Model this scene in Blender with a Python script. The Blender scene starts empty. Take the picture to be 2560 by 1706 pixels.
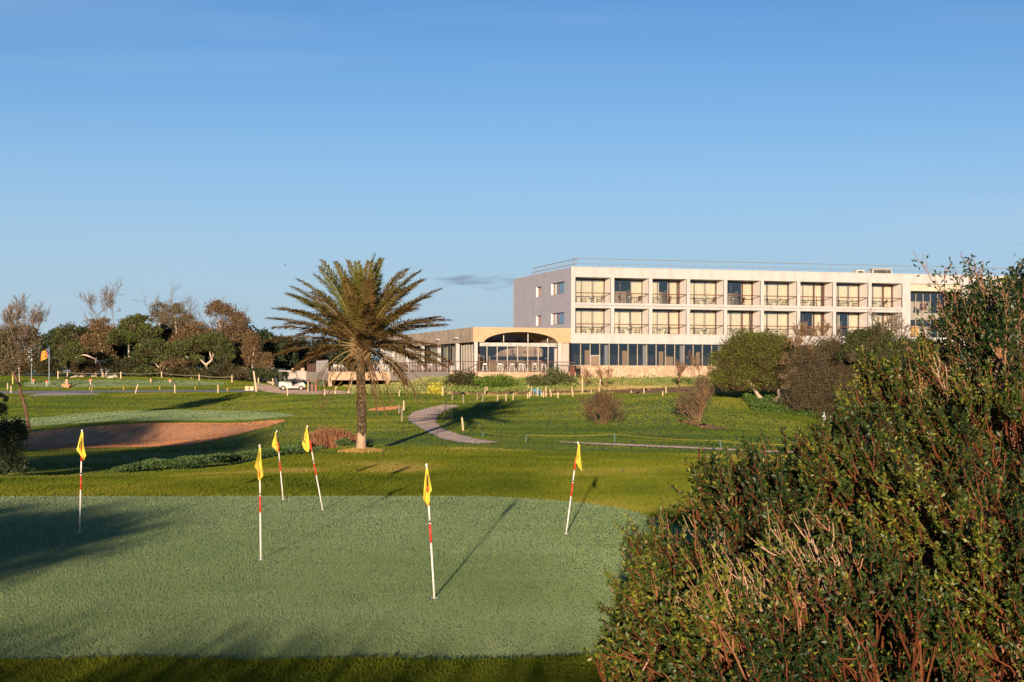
import bpy, math, random
import numpy as np
from mathutils import Vector, Matrix
sc = bpy.context.scene
col = sc.collection
# ------------------------------------------------------------------ camera
F, YH, ROLL, H = 3700.0, 937.0, 0.004, 3.0
cam = bpy.data.cameras.new('camera'); camo = bpy.data.objects.new('camera', cam); col.objects.link(camo)
cam.sensor_width = 36.0; cam.lens = F/2560*36.0
cam.clip_start = 0.1; cam.clip_end = 6000
cam.shift_y = (YH-853)/2560.0
camo.location = (0, 0, H); camo.rotation_euler = (math.pi/2, -ROLL, 0)
sc.camera = camo
# ------------------------------------------------------------------ light
SUN_EL, SUN_AZ = 6.3, 4.6       # sun low behind the camera, light travels along +Y and a little to +X
w = bpy.data.worlds.new('World'); sc.world = w; w.use_nodes = True
nt = w.node_tree; nt.nodes.clear()
def N(t, k, **kw):
    n = t.nodes.new(k)
    for a, b in kw.items():
        if a.startswith('i_'):
            key = a[2:]
            n.inputs[int(key) if key.isdigit() else key.replace('_', ' ')].default_value = b
        else: setattr(n, a, b)
    return n
sky = N(nt, 'ShaderNodeTexSky', sky_type='NISHITA', sun_disc=False, sun_elevation=math.radians(SUN_EL),
        sun_rotation=math.radians(180+SUN_AZ), altitude=0, air_density=0.6, dust_density=0.0, ozone_density=3.0)
bg = N(nt, 'ShaderNodeBackground'); bg.inputs['Strength'].default_value = 0.074
out = N(nt, 'ShaderNodeOutputWorld')
# thin streaks of cloud, high and far
tc = N(nt, 'ShaderNodeTexCoord')
mp = N(nt, 'ShaderNodeMapping'); mp.inputs['Scale'].default_value = (2.0, 2.0, 22.0)
nz = N(nt, 'ShaderNodeTexNoise'); nz.inputs['Scale'].default_value = 1.3; nz.inputs['Detail'].default_value = 5
rp = N(nt, 'ShaderNodeMapRange'); rp.inputs[1].default_value = .5; rp.inputs[2].default_value = .8; rp.inputs[3].default_value = 0; rp.inputs[4].default_value = .16
mx = N(nt, 'ShaderNodeMix', data_type='RGBA'); mx.inputs[7].default_value = (4.2, 4.7, 5.4, 1)
L = nt.links.new
L(tc.outputs['Generated'], mp.inputs[0]); L(mp.outputs[0], nz.inputs[0]); L(nz.outputs[0], rp.inputs[0])
# whitish haze of the lowest sky
gain = N(nt, 'ShaderNodeMix', data_type='RGBA', blend_type='MULTIPLY'); gain.inputs[0].default_value = 1; gain.inputs[7].default_value = (.91, 1.10, 1.09, 1)
L(sky.outputs[0], gain.inputs[6])
sz = N(nt, 'ShaderNodeSeparateXYZ'); L(tc.outputs['Generated'], sz.inputs[0])
def MM(op, a, b=0.0):
    m = N(nt, 'ShaderNodeMath', operation=op)
    for i, q in enumerate((a, b)):
        if isinstance(q, (int, float)): m.inputs[i].default_value = q
        else: L(q, m.inputs[i])
    return m.outputs[0]
e1 = MM('DIVIDE', sz.outputs[2], .155); hz = MM('EXPONENT', MM('MULTIPLY', MM('MULTIPLY', e1, e1), -1.0))
hm = N(nt, 'ShaderNodeMix', data_type='RGBA'); hm.inputs[7].default_value = (.435/.15, .575/.15, .685/.15, 1); L(hz, hm.inputs[0]); L(gain.outputs[2], hm.inputs[6])
L(rp.outputs[0], mx.inputs[0]); L(hm.outputs[2], mx.inputs[6])
# one small grey cloud low over the roofs (a lens shaped patch of sky directions)
def cloud(prev, u, wv, ru, rw, colr, amt):
    sx = N(nt, 'ShaderNodeSeparateXYZ'); L(tc.outputs['Generated'], sx.inputs[0])
    def M(op, a, b):
        m = N(nt, 'ShaderNodeMath', operation=op)
        for i, q in enumerate((a, b)):
            if isinstance(q, (int, float)): m.inputs[i].default_value = q
            else: L(q, m.inputs[i])
        return m.outputs[0]
    n2 = N(nt, 'ShaderNodeTexNoise'); n2.inputs['Scale'].default_value = 45; n2.inputs['Detail'].default_value = 4
    mp2 = N(nt, 'ShaderNodeMapping'); mp2.inputs['Scale'].default_value = (1, 1, 5); L(tc.outputs['Generated'], mp2.inputs[0]); L(mp2.outputs[0], n2.inputs[0])
    a = M('DIVIDE', M('SUBTRACT', M('DIVIDE', sx.outputs[0], sx.outputs[1]), u), ru)
    b = M('DIVIDE', M('SUBTRACT', M('DIVIDE', sx.outputs[2], sx.outputs[1]), wv), rw)
    d = M('ADD', M('MULTIPLY', a, a), M('MULTIPLY', b, b))
    e = M('SUBTRACT', M('SUBTRACT', 1.0, d), M('MULTIPLY', M('SUBTRACT', n2.outputs[0], .4), 3.2))
    k = M('MINIMUM', M('MAXIMUM', M('MULTIPLY', e, amt), 0), amt)
    front = M('GREATER_THAN', sx.outputs[1], 0)
    m2 = N(nt, 'ShaderNodeMix', data_type='RGBA'); m2.inputs[7].default_value = colr
    L(M('MULTIPLY', k, front), m2.inputs[0]); L(prev, m2.inputs[6])
    return m2.outputs[2]
c1 = cloud(mx.outputs[2], (1215-1280)/F, (937-705)/F, .046, .0062, (1.6, 2.1, 3.0, 1), .75)
L(c1, bg.inputs[0]); L(bg.outputs[0], out.inputs[0])
sun = bpy.data.lights.new('sun', 'SUN'); sun.energy = 5.0; sun.angle = math.radians(0.5); sun.color = (1.0, 0.80, 0.56)
suno = bpy.data.objects.new('sun', sun); col.objects.link(suno)
el, az = math.radians(SUN_EL), math.radians(SUN_AZ)
ldir = Vector((math.sin(az)*math.cos(el), math.cos(az)*math.cos(el), -math.sin(el)))
suno.rotation_euler = ldir.to_track_quat('-Z', 'Y').to_euler(); suno.location = (-5, -30, 20)
vs = sc.view_settings; vs.view_transform = 'Standard'; vs.look = 'None'; vs.gamma = 1.0; vs.exposure = 1.0
sc.render.engine = 'CYCLES'
sc.cycles.max_bounces = 6; sc.cycles.transparent_max_bounces = 12; sc.cycles.diffuse_bounces = 3; sc.cycles.glossy_bounces = 2
# ------------------------------------------------------------------ projection helpers
cR, sR = math.cos(ROLL), math.sin(ROLL)
def ray(px, py):
    dx, dy = px-1280, py-YH
    return (dx*cR+dy*sR)/F, -(-dx*sR+dy*cR)/F
def at(px, py, Y):
    u, v = ray(px, py); return Vector((u*Y, Y, H+v*Y))
# ------------------------------------------------------------------ terrain
def pchip(x, y, xq):
    x = np.asarray(x, float); y = np.asarray(y, float); xq = np.clip(xq, x[0], x[-1])
    h = np.diff(x); d = np.diff(y)/h; m = np.zeros_like(y)
    for i in range(1, len(x)-1):
        if d[i-1]*d[i] > 0:
            w1, w2 = 2*h[i]+h[i-1], h[i]+2*h[i-1]; m[i] = (w1+w2)/(w1/d[i-1]+w2/d[i])
    m[0], m[-1] = d[0], d[-1]
    k = np.clip(np.searchsorted(x, xq)-1, 0, len(x)-2); t = (xq-x[k])/h[k]
    return ((1+2*t)*(1-t)**2*y[k]+t*(1-t)**2*h[k]*m[k]+t*t*(3-2*t)*y[k+1]+t*t*(t-1)*h[k]*m[k+1])
COLS = {
 -500: [(42,1206),(50,1182),(58,1160),(66,1143),(80,1115),(92,1072),(100,1062),(120,1030),(135,1006),(147,983),(158,970),(172,945),(200,936)],
 0:   [(42,1205),(50,1182),(58,1160),(66,1143),(80,1124),(87,1114),(92,1078),(100,1064),(120,1030),(135,1006),(147,983),(158,970),(172,945),(200,936)],
 350: [(42,1203),(50,1180),(58,1160),(66,1143),(80,1121),(86.5,1110),(92,1061),(100,1052),(120,1027),(135,1004),(147,984),(158,972),(172,945),(200,936)],
 560: [(42,1198),(50,1172),(58,1158),(66,1136),(80,1104),(87,1092),(92,1060),(100,1052),(120,1028),(135,1003),(147,984),(158,973),(172,953),(200,938)],
 720: [(42,1197),(50,1162),(57,1140),(66,1126),(80,1088),(92,1058),(105,1038),(120,1016),(135,994),(147,978),(158,973),(172,965),(200,952)],
 900: [(42,1200),(50,1160),(60,1129),(70,1100),(80,1078),(92,1058),(105,1037),(120,1008),(135,984),(147,977),(158,972),(172,968),(200,955)],
 1150:[(42,1201),(50,1157),(60,1123),(68,1104),(80,1076),(95,1045),(105,1028),(115,1012),(125,996),(135,975),(141,958),(148,950),(165,950)],
 1400:[(42,1202),(50,1158),(60,1122),(68,1103),(80,1076),(92,1045),(105,1012),(115,992),(125,982),(135,965),(142,955),(148,950),(165,948)],
 1700:[(42,1202),(50,1158),(60,1122),(68,1104),(80,1070),(92,1030),(103,992),(112,981),(125,974),(135,965),(142,957),(150,950),(165,948)],
 1950:[(42,1202),(50,1158),(60,1126),(70,1096),(80,1074),(90,1048),(98,1012),(106,994),(115,984),(125,974),(140,960),(152,952),(165,948)],
 2150:[(42,1202),(50,1159),(60,1128),(70,1102),(80,1086),(90,1068),(100,1035),(110,1000),(120,980),(130,970),(142,960),(154,952),(165,948)],
 3200:[(42,1202),(50,1159),(60,1128),(70,1102),(80,1086),(90,1068),(100,1035),(110,1000),(120,980),(130,970),(142,960),(154,952),(165,948)]}
YT = np.concatenate([np.linspace(36.3, 170, 500), np.linspace(171, 260, 60)])
cu, cz = [], []
for px, kn in COLS.items():
    ys = [36.3]; zs = [0.0]
    for (Y, py) in kn:
        ys.append(Y); zs.append(H+ray(px, py)[1]*Y)
    ys.append(260); zs.append(zs[-1]+.4)
    cu.append((px-1280)/F); cz.append(pchip(ys, zs, YT))
cz = np.array(cz); UT = np.linspace(cu[0], cu[-1], 700)
ZT = np.array([pchip(cu, cz[:, i], UT) for i in range(len(YT))])
def vnoise(x, y, s):
    x = np.asarray(x, float)/s; y = np.asarray(y, float)/s
    xi, yi = np.floor(x), np.floor(y); fx, fy = x-xi, y-yi
    fx = fx*fx*(3-2*fx); fy = fy*fy*(3-2*fy)
    def h(a, b):
        v = np.sin(a*127.1+b*311.7+s*7.3)*43758.5453; return v-np.floor(v)
    return (h(xi, yi)*(1-fx)+h(xi+1, yi)*fx)*(1-fy)+(h(xi, yi+1)*(1-fx)+h(xi+1, yi+1)*fx)*fy
def tz(x, y):
    x = np.asarray(x, float); y = np.asarray(y, float)
    yy = np.clip(y, YT[0], YT[-1]); u = np.clip(x/yy, UT[0], UT[-1])
    fi = np.interp(yy, YT, np.arange(len(YT))); i = np.clip(fi.astype(int), 0, len(YT)-2); fy = fi-i
    fj = (u-UT[0])/(UT[1]-UT[0]); j = np.clip(fj.astype(int), 0, len(UT)-2); fx = fj-j
    z = (ZT[i, j]*(1-fx)+ZT[i, j+1]*fx)*(1-fy)+(ZT[i+1, j]*(1-fx)+ZT[i+1, j+1]*fx)*fy
    amp = np.clip((y-37)/12, 0, 1)
    z = z+amp*((vnoise(x, y, 6.5)-.5)*.10+(vnoise(x, y, 2.7)-.5)*.03)
    z = z+np.clip((y-37)/3, 0, 1)*np.clip((52-y)/6, 0, 1)*(vnoise(x, y, 4.0)-.45)*.10
    # low dome of earth round the palm
    r2 = (x+6.15)**2+(y-60)**2; z = z+.16*np.exp(-r2/1.0)+.10*np.exp(-r2/6.0)
    return z
def tzs(x, y): return float(tz(np.array([x]), np.array([y]))[0])
YM = np.arange(4.0, 330, .2)
def gp(px, py, ymin=4):
    u, v = ray(px, py)
    ys = YM[YM >= ymin]; d = (H+v*ys)-tz(u*ys, ys)
    k = np.where(d <= 0)[0]
    if len(k) == 0: Y = 300.
    elif k[0] == 0: Y = ys[0]
    else:
        i = k[0]; Y = ys[i-1]+.2*d[i-1]/(d[i-1]-d[i])
    return Vector((u*Y, Y, tzs(u*Y, Y)))
# ------------------------------------------------------------------ tagging
def tag(o, label=None, cat=None, group=None, kind=None):
    if label: o['label'] = label
    if cat: o['category'] = cat
    if group: o['group'] = group
    if kind: o['kind'] = kind
    return o
def thing(name, label, cat, loc=(0,0,0), rz=0, group=None):
    o = bpy.data.objects.new(name, None); col.objects.link(o); o.empty_display_size = .2
    o.location = loc; o.rotation_euler = (0, 0, rz)
    return tag(o, label, cat, group)
def dup(root, loc, rz=None, label=None, group=None, scale=None):
    r = root.copy(); col.objects.link(r); r.location = loc
    if rz is not None: r.rotation_euler = (0, 0, rz)
    if label: r['label'] = label
    if group: r['group'] = group
    if scale: r.scale = scale
    for ch in list(root.children):
        c = ch.copy(); col.objects.link(c); c.parent = r
        for g in ch.children:
            d = g.copy(); col.objects.link(d); d.parent = c
    return r
# ------------------------------------------------------------------ mesh collector
class G:
    def __init__(s): s.v = []; s.f = []; s.t = []; s.m = []; s.n = 0
    def add(s, V, Fa, tint=.5, mi=0):
        V = np.asarray(V, float).reshape(-1, 3); Fa = np.asarray(Fa, int)
        s.v.append(V); s.f.append(Fa+s.n); s.n += len(V)
        t = np.asarray(tint, float); s.t.append(np.full(len(Fa), float(t)) if t.ndim == 0 else t)
        s.m.append(np.full(len(Fa), mi, int)); return s
    def hexa(s, P, mi=0, tint=.5):
        return s.add(P, [(0,3,2,1),(4,5,6,7),(0,1,5,4),(1,2,6,5),(2,3,7,6),(3,0,4,7)], tint, mi)
    def box(s, x0, x1, y0, y1, z0, z1, mi=0, tint=.5):
        return s.hexa([(x0,y0,z0),(x1,y0,z0),(x1,y1,z0),(x0,y1,z0),(x0,y0,z1),(x1,y0,z1),(x1,y1,z1),(x0,y1,z1)], mi, tint)
    def wall(s, a, b, z0, z1, th, mi=0):      # vertical slab over a 2d segment a-b, thickness to the left of a->b
        a = Vector(a[:2]); b = Vector(b[:2]); d = (b-a).normalized(); n = Vector((-d.y, d.x))*th
        c, e = b+n, a+n
        return s.hexa([(a.x,a.y,z0),(b.x,b.y,z0),(c.x,c.y,z0),(e.x,e.y,z0),(a.x,a.y,z1),(b.x,b.y,z1),(c.x,c.y,z1),(e.x,e.y,z1)], mi)
    def tubes(s, P, R, seg=4, tint=.5, mi=0, cap=False):
        """P (n,k,3) paths, R (n,k) radii"""
        P = np.asarray(P, float); R = np.asarray(R, float); n, k, _ = P.shape
        T = np.zeros_like(P); T[:, 1:-1] = P[:, 2:]-P[:, :-2]; T[:, 0] = P[:, 1]-P[:, 0]; T[:, -1] = P[:, -1]-P[:, -2]
        T /= np.linalg.norm(T, axis=2, keepdims=True)+1e-9
        ref = np.where(np.abs(T[..., 2:3]) > .9, np.array([1., .1, 0]), np.array([0, .1, 1.]))
        A = np.cross(T, ref); A /= np.linalg.norm(A, axis=2, keepdims=True)+1e-9
        B = np.cross(T, A)
        an = np.arange(seg)*2*math.pi/seg
        V = P[:, :, None, :]+R[:, :, None, None]*(np.cos(an)[None, None, :, None]*A[:, :, None, :]+np.sin(an)[None, None, :, None]*B[:, :, None, :])
        V = V.reshape(-1, 3)
        base = (np.arange(n)[:, None, None]*k+np.arange(k-1)[None, :, None])*seg
        j = np.arange(seg)[None, None, :]; j2 = (j+1) % seg
        Fq = np.stack([base+j, base+j2, base+seg+j2, base+seg+j], -1).reshape(-1, 4)
        tt = np.asarray(tint, float)
        if tt.ndim == 1: tt = np.repeat(tt, (k-1)*seg)
        s.add(V, Fq, tt, mi)
        if cap and seg > 2:
            for i in range(n):
                o = s.n-len(V)+i*k*seg
                if seg == 4:
                    s.f.append(np.array([[o+3,o+2,o+1,o],[o+(k-1)*seg, o+(k-1)*seg+1, o+(k-1)*seg+2, o+(k-1)*seg+3]])); s.t.append(np.full(2, .5)); s.m.append(np.full(2, mi, int))
                else:
                    s.add([P[i,0], P[i,-1]], np.zeros((0,3), int)); c0 = s.n-2
                    fa = [(c0, o+(q+1) % seg, o+q) for q in range(seg)]+[(c0+1, o+(k-1)*seg+q, o+(k-1)*seg+(q+1) % seg) for q in range(seg)]
                    s.f.append(np.array(fa)); s.t.append(np.full(len(fa), .5)); s.m.append(np.full(len(fa), mi, int))
        return s
    def tube(s, path, r, seg=6, tint=.5, mi=0, cap=True):
        P = np.array([list(p) for p in path], float)[None]
        R = np.full((1, P.shape[1]), r) if np.isscalar(r) else np.array(r, float)[None]
        return s.tubes(P, R, seg, tint, mi, cap)
    def build(s, name, mats, parent=None, smooth=False, loc=None):
        me = bpy.data.meshes.new(name)
        V = np.concatenate(s.v) if s.v else np.zeros((0, 3))
        counts = np.concatenate([np.full(len(f), f.shape[1]) for f in s.f if len(f)])
        loops = np.concatenate([f.ravel() for f in s.f if len(f)])
        tint = np.concatenate([t for t, f in zip(s.t, s.f) if len(f)]); mi = np.concatenate([t for t, f in zip(s.m, s.f) if len(f)])
        me.vertices.add(len(V)); me.vertices.foreach_set('co', V.ravel())
        me.loops.add(len(loops)); me.loops.foreach_set('vertex_index', loops.astype(np.int32))
        me.polygons.add(len(counts)); st = np.concatenate([[0], np.cumsum(counts)[:-1]])
        me.polygons.foreach_set('loop_start', st.astype(np.int32))
        try: me.polygons.foreach_set('loop_total', counts.astype(np.int32))
        except Exception: pass
        me.polygons.foreach_set('material_index', mi.astype(np.int32))
        me.polygons.foreach_set('use_smooth', np.full(len(counts), bool(smooth)))
        a = me.attributes.new('tint', 'FLOAT', 'FACE'); a.data.foreach_set('value', tint.astype(np.float32))
        for m in (mats if isinstance(mats, (list, tuple)) else [mats]): me.materials.append(m)
        me.update(calc_edges=True); me.validate()
        o = bpy.data.objects.new(name, me); col.objects.link(o)
        if parent: o.parent = parent
        if loc is not None: o.location = loc
        return o
# ------------------------------------------------------------------ materials
MATS = {}
def mat(name, c1, c2=None, scale=4., rough=.7, bump=0., bscale=30., spec=.3, metal=0., stretch=(1,1,1), sheen=0., detail=4., c3=None):
    if name in MATS: return MATS[name]
    m = bpy.data.materials.new(name); m.use_nodes = True; t = m.node_tree; p = t.nodes['Principled BSDF']
    p.inputs['Roughness'].default_value = rough; p.inputs['Specular IOR Level'].default_value = spec; p.inputs['Metallic'].default_value = metal
    if sheen: p.inputs['Sheen Weight'].default_value = sheen; p.inputs['Sheen Roughness'].default_value = .4
    co = N(t, 'ShaderNodeTexCoord'); mp = N(t, 'ShaderNodeMapping'); mp.inputs['Scale'].default_value = stretch
    t.links.new(co.outputs['Object'], mp.inputs[0])
    if c2 is not None:
        n = N(t, 'ShaderNodeTexNoise'); n.inputs['Scale'].default_value = scale; n.inputs['Detail'].default_value = detail
        t.links.new(mp.outputs[0], n.inputs[0])
        r = N(t, 'ShaderNodeValToRGB'); r.color_ramp.elements[0].position = .34; r.color_ramp.elements[1].position = .66
        r.color_ramp.elements[0].color = (*c1, 1); r.color_ramp.elements[1].color = (*c2, 1)
        if c3: e = r.color_ramp.elements.new(.5); e.color = (*c3, 1)
        t.links.new(n.outputs[0], r.inputs[0]); t.links.new(r.outputs[0], p.inputs['Base Color'])
    else: p.inputs['Base Color'].default_value = (*c1, 1)
    if bump:
        n = N(t, 'ShaderNodeTexNoise'); n.inputs['Scale'].default_value = bscale; n.inputs['Detail'].default_value = 5
        b = N(t, 'ShaderNodeBump'); b.inputs['Strength'].default_value = min(1, bump); b.inputs['Distance'].default_value = .02*max(1, bump)
        t.links.new(mp.outputs[0], n.inputs[0]); t.links.new(n.outputs[0], b.inputs['Height']); t.links.new(b.outputs[0], p.inputs['Normal'])
    MATS[name] = m; return m
def leafmat(name, cols, rough=.5, trans=.3, spec=.35):
    """colours along the 'tint' attribute"""
    if name in MATS: return MATS[name]
    m = bpy.data.materials.new(name); m.use_nodes = True; t = m.node_tree; p = t.nodes['Principled BSDF']
    a = N(t, 'ShaderNodeAttribute', attribute_name='tint'); r = N(t, 'ShaderNodeValToRGB')
    el = r.color_ramp.elements
    for i, c in enumerate(cols):
        pos = i/(len(cols)-1)
        if i == 0: e = el[0]
        elif i == len(cols)-1: e = el[-1]
        else: e = el.new(pos)
        e.position = pos; e.color = (*c, 1)
    t.links.new(a.outputs['Fac'], r.inputs[0]); t.links.new(r.outputs[0], p.inputs['Base Color'])
    p.inputs['Roughness'].default_value = rough; p.inputs['Specular IOR Level'].default_value = spec
    if trans:
        tr = N(t, 'ShaderNodeBsdfTranslucent'); ms = N(t, 'ShaderNodeMixShader'); ms.inputs[0].default_value = trans
        o = t.nodes['Material Output']; t.links.new(r.outputs[0], tr.inputs[0])
        t.links.new(p.outputs[0], ms.inputs[1]); t.links.new(tr.outputs[0], ms.inputs[2]); t.links.new(ms.outputs[0], o.inputs[0])
    MATS[name] = m; return m
def glass(name, tint, refl, rough=.02):
    if name in MATS: return MATS[name]
    m = bpy.data.materials.new(name); m.use_nodes = True; t = m.node_tree; t.nodes.remove(t.nodes['Principled BSDF'])
    a = N(t, 'ShaderNodeBsdfTransparent'); a.inputs[0].default_value = (*tint, 1)
    b = N(t, 'ShaderNodeBsdfGlossy'); b.inputs['Roughness'].default_value = rough; b.inputs[0].default_value = (.9, .95, 1, 1)
    ms = N(t, 'ShaderNodeMixShader'); ms.inputs[0].default_value = refl
    t.links.new(a.outputs[0], ms.inputs[1]); t.links.new(b.outputs[0], ms.inputs[2]); t.links.new(ms.outputs[0], t.nodes['Material Output'].inputs[0])
    MATS[name] = m; return m
def blades(t, scale, upr):
    """standing blades: normals thrown about sideways at blade size, upr = share that still points up"""
    g = N(t, 'ShaderNodeNewGeometry'); K = t.links.new
    n = N(t, 'ShaderNodeTexNoise'); n.inputs['Scale'].default_value = scale; n.inputs['Detail'].default_value = 1; K(g.outputs['Position'], n.inputs[0])
    s = N(t, 'ShaderNodeVectorMath', operation='SUBTRACT'); K(n.outputs['Color'], s.inputs[0]); s.inputs[1].default_value = (.5, .5, .5)
    k = N(t, 'ShaderNodeVectorMath', operation='MULTIPLY'); K(s.outputs[0], k.inputs[0]); k.inputs[1].default_value = (7, 7, 0)
    u = N(t, 'ShaderNodeVectorMath', operation='SCALE'); K(g.outputs['Normal'], u.inputs[0]); u.inputs['Scale'].default_value = upr
    a = N(t, 'ShaderNodeVectorMath', operation='ADD'); K(k.outputs[0], a.inputs[0]); K(u.outputs[0], a.inputs[1])
    z = N(t, 'ShaderNodeVectorMath', operation='NORMALIZE'); K(a.outputs[0], z.inputs[0]); return z.outputs[0]
def grassmat(name, ramp, scale=.35, fine=9., mow=None, rough=.6, bump=1., bscale=45., sheen=.0, upr=.35):
    """turf: patches at several sizes; blades stand up, so the surface normal is strongly broken up"""
    if name in MATS: return MATS[name]
    m = bpy.data.materials.new(name); m.use_nodes = True; t = m.node_tree; p = t.nodes['Principled BSDF']
    K = t.links.new
    g = N(t, 'ShaderNodeNewGeometry')
    n1 = N(t, 'ShaderNodeTexNoise'); n1.inputs['Scale'].default_value = scale; n1.inputs['Detail'].default_value = 6; n1.inputs['Roughness'].default_value = .6
    mp = N(t, 'ShaderNodeMapping'); mp.inputs['Scale'].default_value = (1, 1.0, 0); K(g.outputs['Position'], mp.inputs[0]); K(mp.outputs[0], n1.inputs[0])
    n2 = N(t, 'ShaderNodeTexNoise'); n2.inputs['Scale'].default_value = fine; n2.inputs['Detail'].default_value = 5; n2.inputs['Roughness'].default_value = .7
    K(g.outputs['Position'], n2.inputs[0])
    ad = N(t, 'ShaderNodeMath', operation='ADD'); mu = N(t, 'ShaderNodeMath', operation='MULTIPLY_ADD'); mu.inputs[1].default_value = .55; 
    K(n2.outputs[0], mu.inputs[0]); mu.inputs[2].default_value = -.275; K(mu.outputs[0], ad.inputs[0]); K(n1.outputs[0], ad.inputs[1])
    src = ad.outputs[0]
    r = N(t, 'ShaderNodeValToRGB'); el = r.color_ramp.elements
    for i, c in enumerate(ramp):
        pos = .3+.4*i/(len(ramp)-1)
        e = el[0] if i == 0 else (el[-1] if i == len(ramp)-1 else el.new(pos)); e.position = pos; e.color = (*c, 1)
    K(src, r.inputs[0]); K(r.outputs[0], p.inputs['Base Color'])
    p.inputs['Roughness'].default_value = rough; p.inputs['Specular IOR Level'].default_value = .25
    if sheen: p.inputs['Sheen Weight'].default_value = sheen; p.inputs['Sheen Roughness'].default_value = .5; p.inputs['Sheen Tint'].default_value = (.75, .95, .9, 1)
    K(blades(t, bscale, upr), p.inputs['Normal'])
    MATS[name] = m; return m
rng = np.random.default_rng(7); random.seed(7)
# ================================================================== GROUND
M_fair = grassmat('fairway_turf', [(.06,.125,.015),(.095,.18,.022),(.14,.23,.035)], scale=.22, fine=5, bscale=40)
M_rough = grassmat('rough_turf', [(.13,.22,.035),(.24,.33,.05),(.36,.40,.09)], scale=.5, fine=11, bscale=30)
M_dry = grassmat('dry_rough', [(.12,.20,.03),(.28,.28,.06),(.42,.26,.11)], scale=.35, fine=6, bscale=20)
M_green = grassmat('green_turf', [(.20,.29,.10),(.24,.33,.13),(.28,.37,.16)], scale=.5, fine=14, bscale=90)
M_sand = mat('bunker_sand', (.44,.22,.12), (.52,.27,.15), scale=.8, rough=.95, bump=.25, bscale=6, spec=.1)
M_path = mat('path_gravel', (.52,.43,.39), (.64,.54,.49), scale=3, rough=.95, bump=1, bscale=25, spec=.1)
M_asph = mat('road_tarmac', (.30,.28,.29), (.38,.36,.36), scale=1.5, rough=.95, bump=.6, bscale=20, spec=.1)
M_earth = mat('bare_earth', (.36,.18,.08), (.50,.29,.14), scale=2.5, rough=.95, bump=1, bscale=12, spec=.1)
ys = np.concatenate([np.linspace(-70, 0, 22)[:-1], np.arange(0, 60, .45), np.arange(60, 182, .6), 182*np.exp(np.linspace(0, math.log(3500/182), 50))])
us = np.sign(np.linspace(-1, 1, 521))*np.abs(np.linspace(-1, 1, 521))**1.25*1.3
YY, UU = np.meshgrid(ys, us, indexing='ij'); XX = UU*(YY+90)
ZZ = tz(XX, YY)
g = G(); nr, nc = YY.shape
idx = np.arange(nr*nc).reshape(nr, nc)
Fq = np.stack([idx[:-1, :-1], idx[:-1, 1:], idx[1:, 1:], idx[1:, :-1]], -1).reshape(-1, 4)
# zone of each face: rough collars, fairway, dry ground by the building
cy = (YY[:-1, :-1]+YY[1:, 1:])/2; cx = (XX[:-1, :-1]+XX[1:, 1:])/2; cpx = 1280+F*cx/np.maximum(cy, 5)
wob = (vnoise(cx, cy, 5)-.5)
zone = np.zeros(cy.shape, int)
lim = np.interp(cpx, [0, 300, 500, 700, 900, 1150, 1400, 2000], [43, 46, 51, 56, 63, 62, 57, 55])
zone[cy < lim+wob*2] = 1
dl = np.interp(cpx, [0, 600, 720, 900, 1000, 1150, 1330, 1700, 1900, 2400], [300, 300, 300, 137, 133, 131, 121, 112, 104, 96])
zone[cy > dl+wob*4] = 2
zone[(cy > 141) & (cy < 146) & (cpx < 640)] = 1
zone[(cpx > 1780) & (cy > 84+(2150-cpx)*.03) & (cy < 110)] = 1
zone[cy > 175] = 2
g.add(np.stack([XX, YY, ZZ], -1).reshape(-1, 3), Fq, .5)
g.m = [zone.ravel()]
gG = g

OUT = {}
def sheet(name, top, bot, m, nu, nv, off=.015, jit=0., ymin=4, kind='structure', hold=False):
    # outlines are kept so that no blade of grass grows on them
    """lies on the terrain between two outlines seen as (px,py) lists of equal parameter range"""
    def rs(pts, n):
        p = np.array(pts, float); d = np.concatenate([[0], np.cumsum(np.linalg.norm(np.diff(p, axis=0)*np.array([1, 3]), axis=1))])
        q = np.linspace(0, d[-1], n); return np.stack([pchip(d, p[:, 0], q), pchip(d, p[:, 1], q)], -1)
    a, b = rs(top, nu), rs(bot, nu)
    A = np.array([gp(*q, ymin)[:2] for q in a]); B = np.array([gp(*q, ymin)[:2] for q in b])
    if jit:
        A[1:-1] += (rng.random((nu-2, 2))-.5)*jit; B[1:-1] += (rng.random((nu-2, 2))-.5)*jit
    t = np.linspace(0, 1, nv)[:, None, None]; P = A[None]*(1-t)+B[None]*t
    Z = tz(P[..., 0], P[..., 1])+off
    V = np.concatenate([P, Z[..., None]], -1).reshape(-1, 3); idx = np.arange(nv*nu).reshape(nv, nu)
    Fq = np.stack([idx[:-1, :-1], idx[1:, :-1], idx[1:, 1:], idx[:-1, 1:]], -1).reshape(-1, 4)
    g = G().add(V, Fq); OUT[name] = np.array(list(top)+list(bot)[::-1], float)
    if hold: return g
    o = g.build(name, m, smooth=True); tag(o, kind=kind); return o
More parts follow.
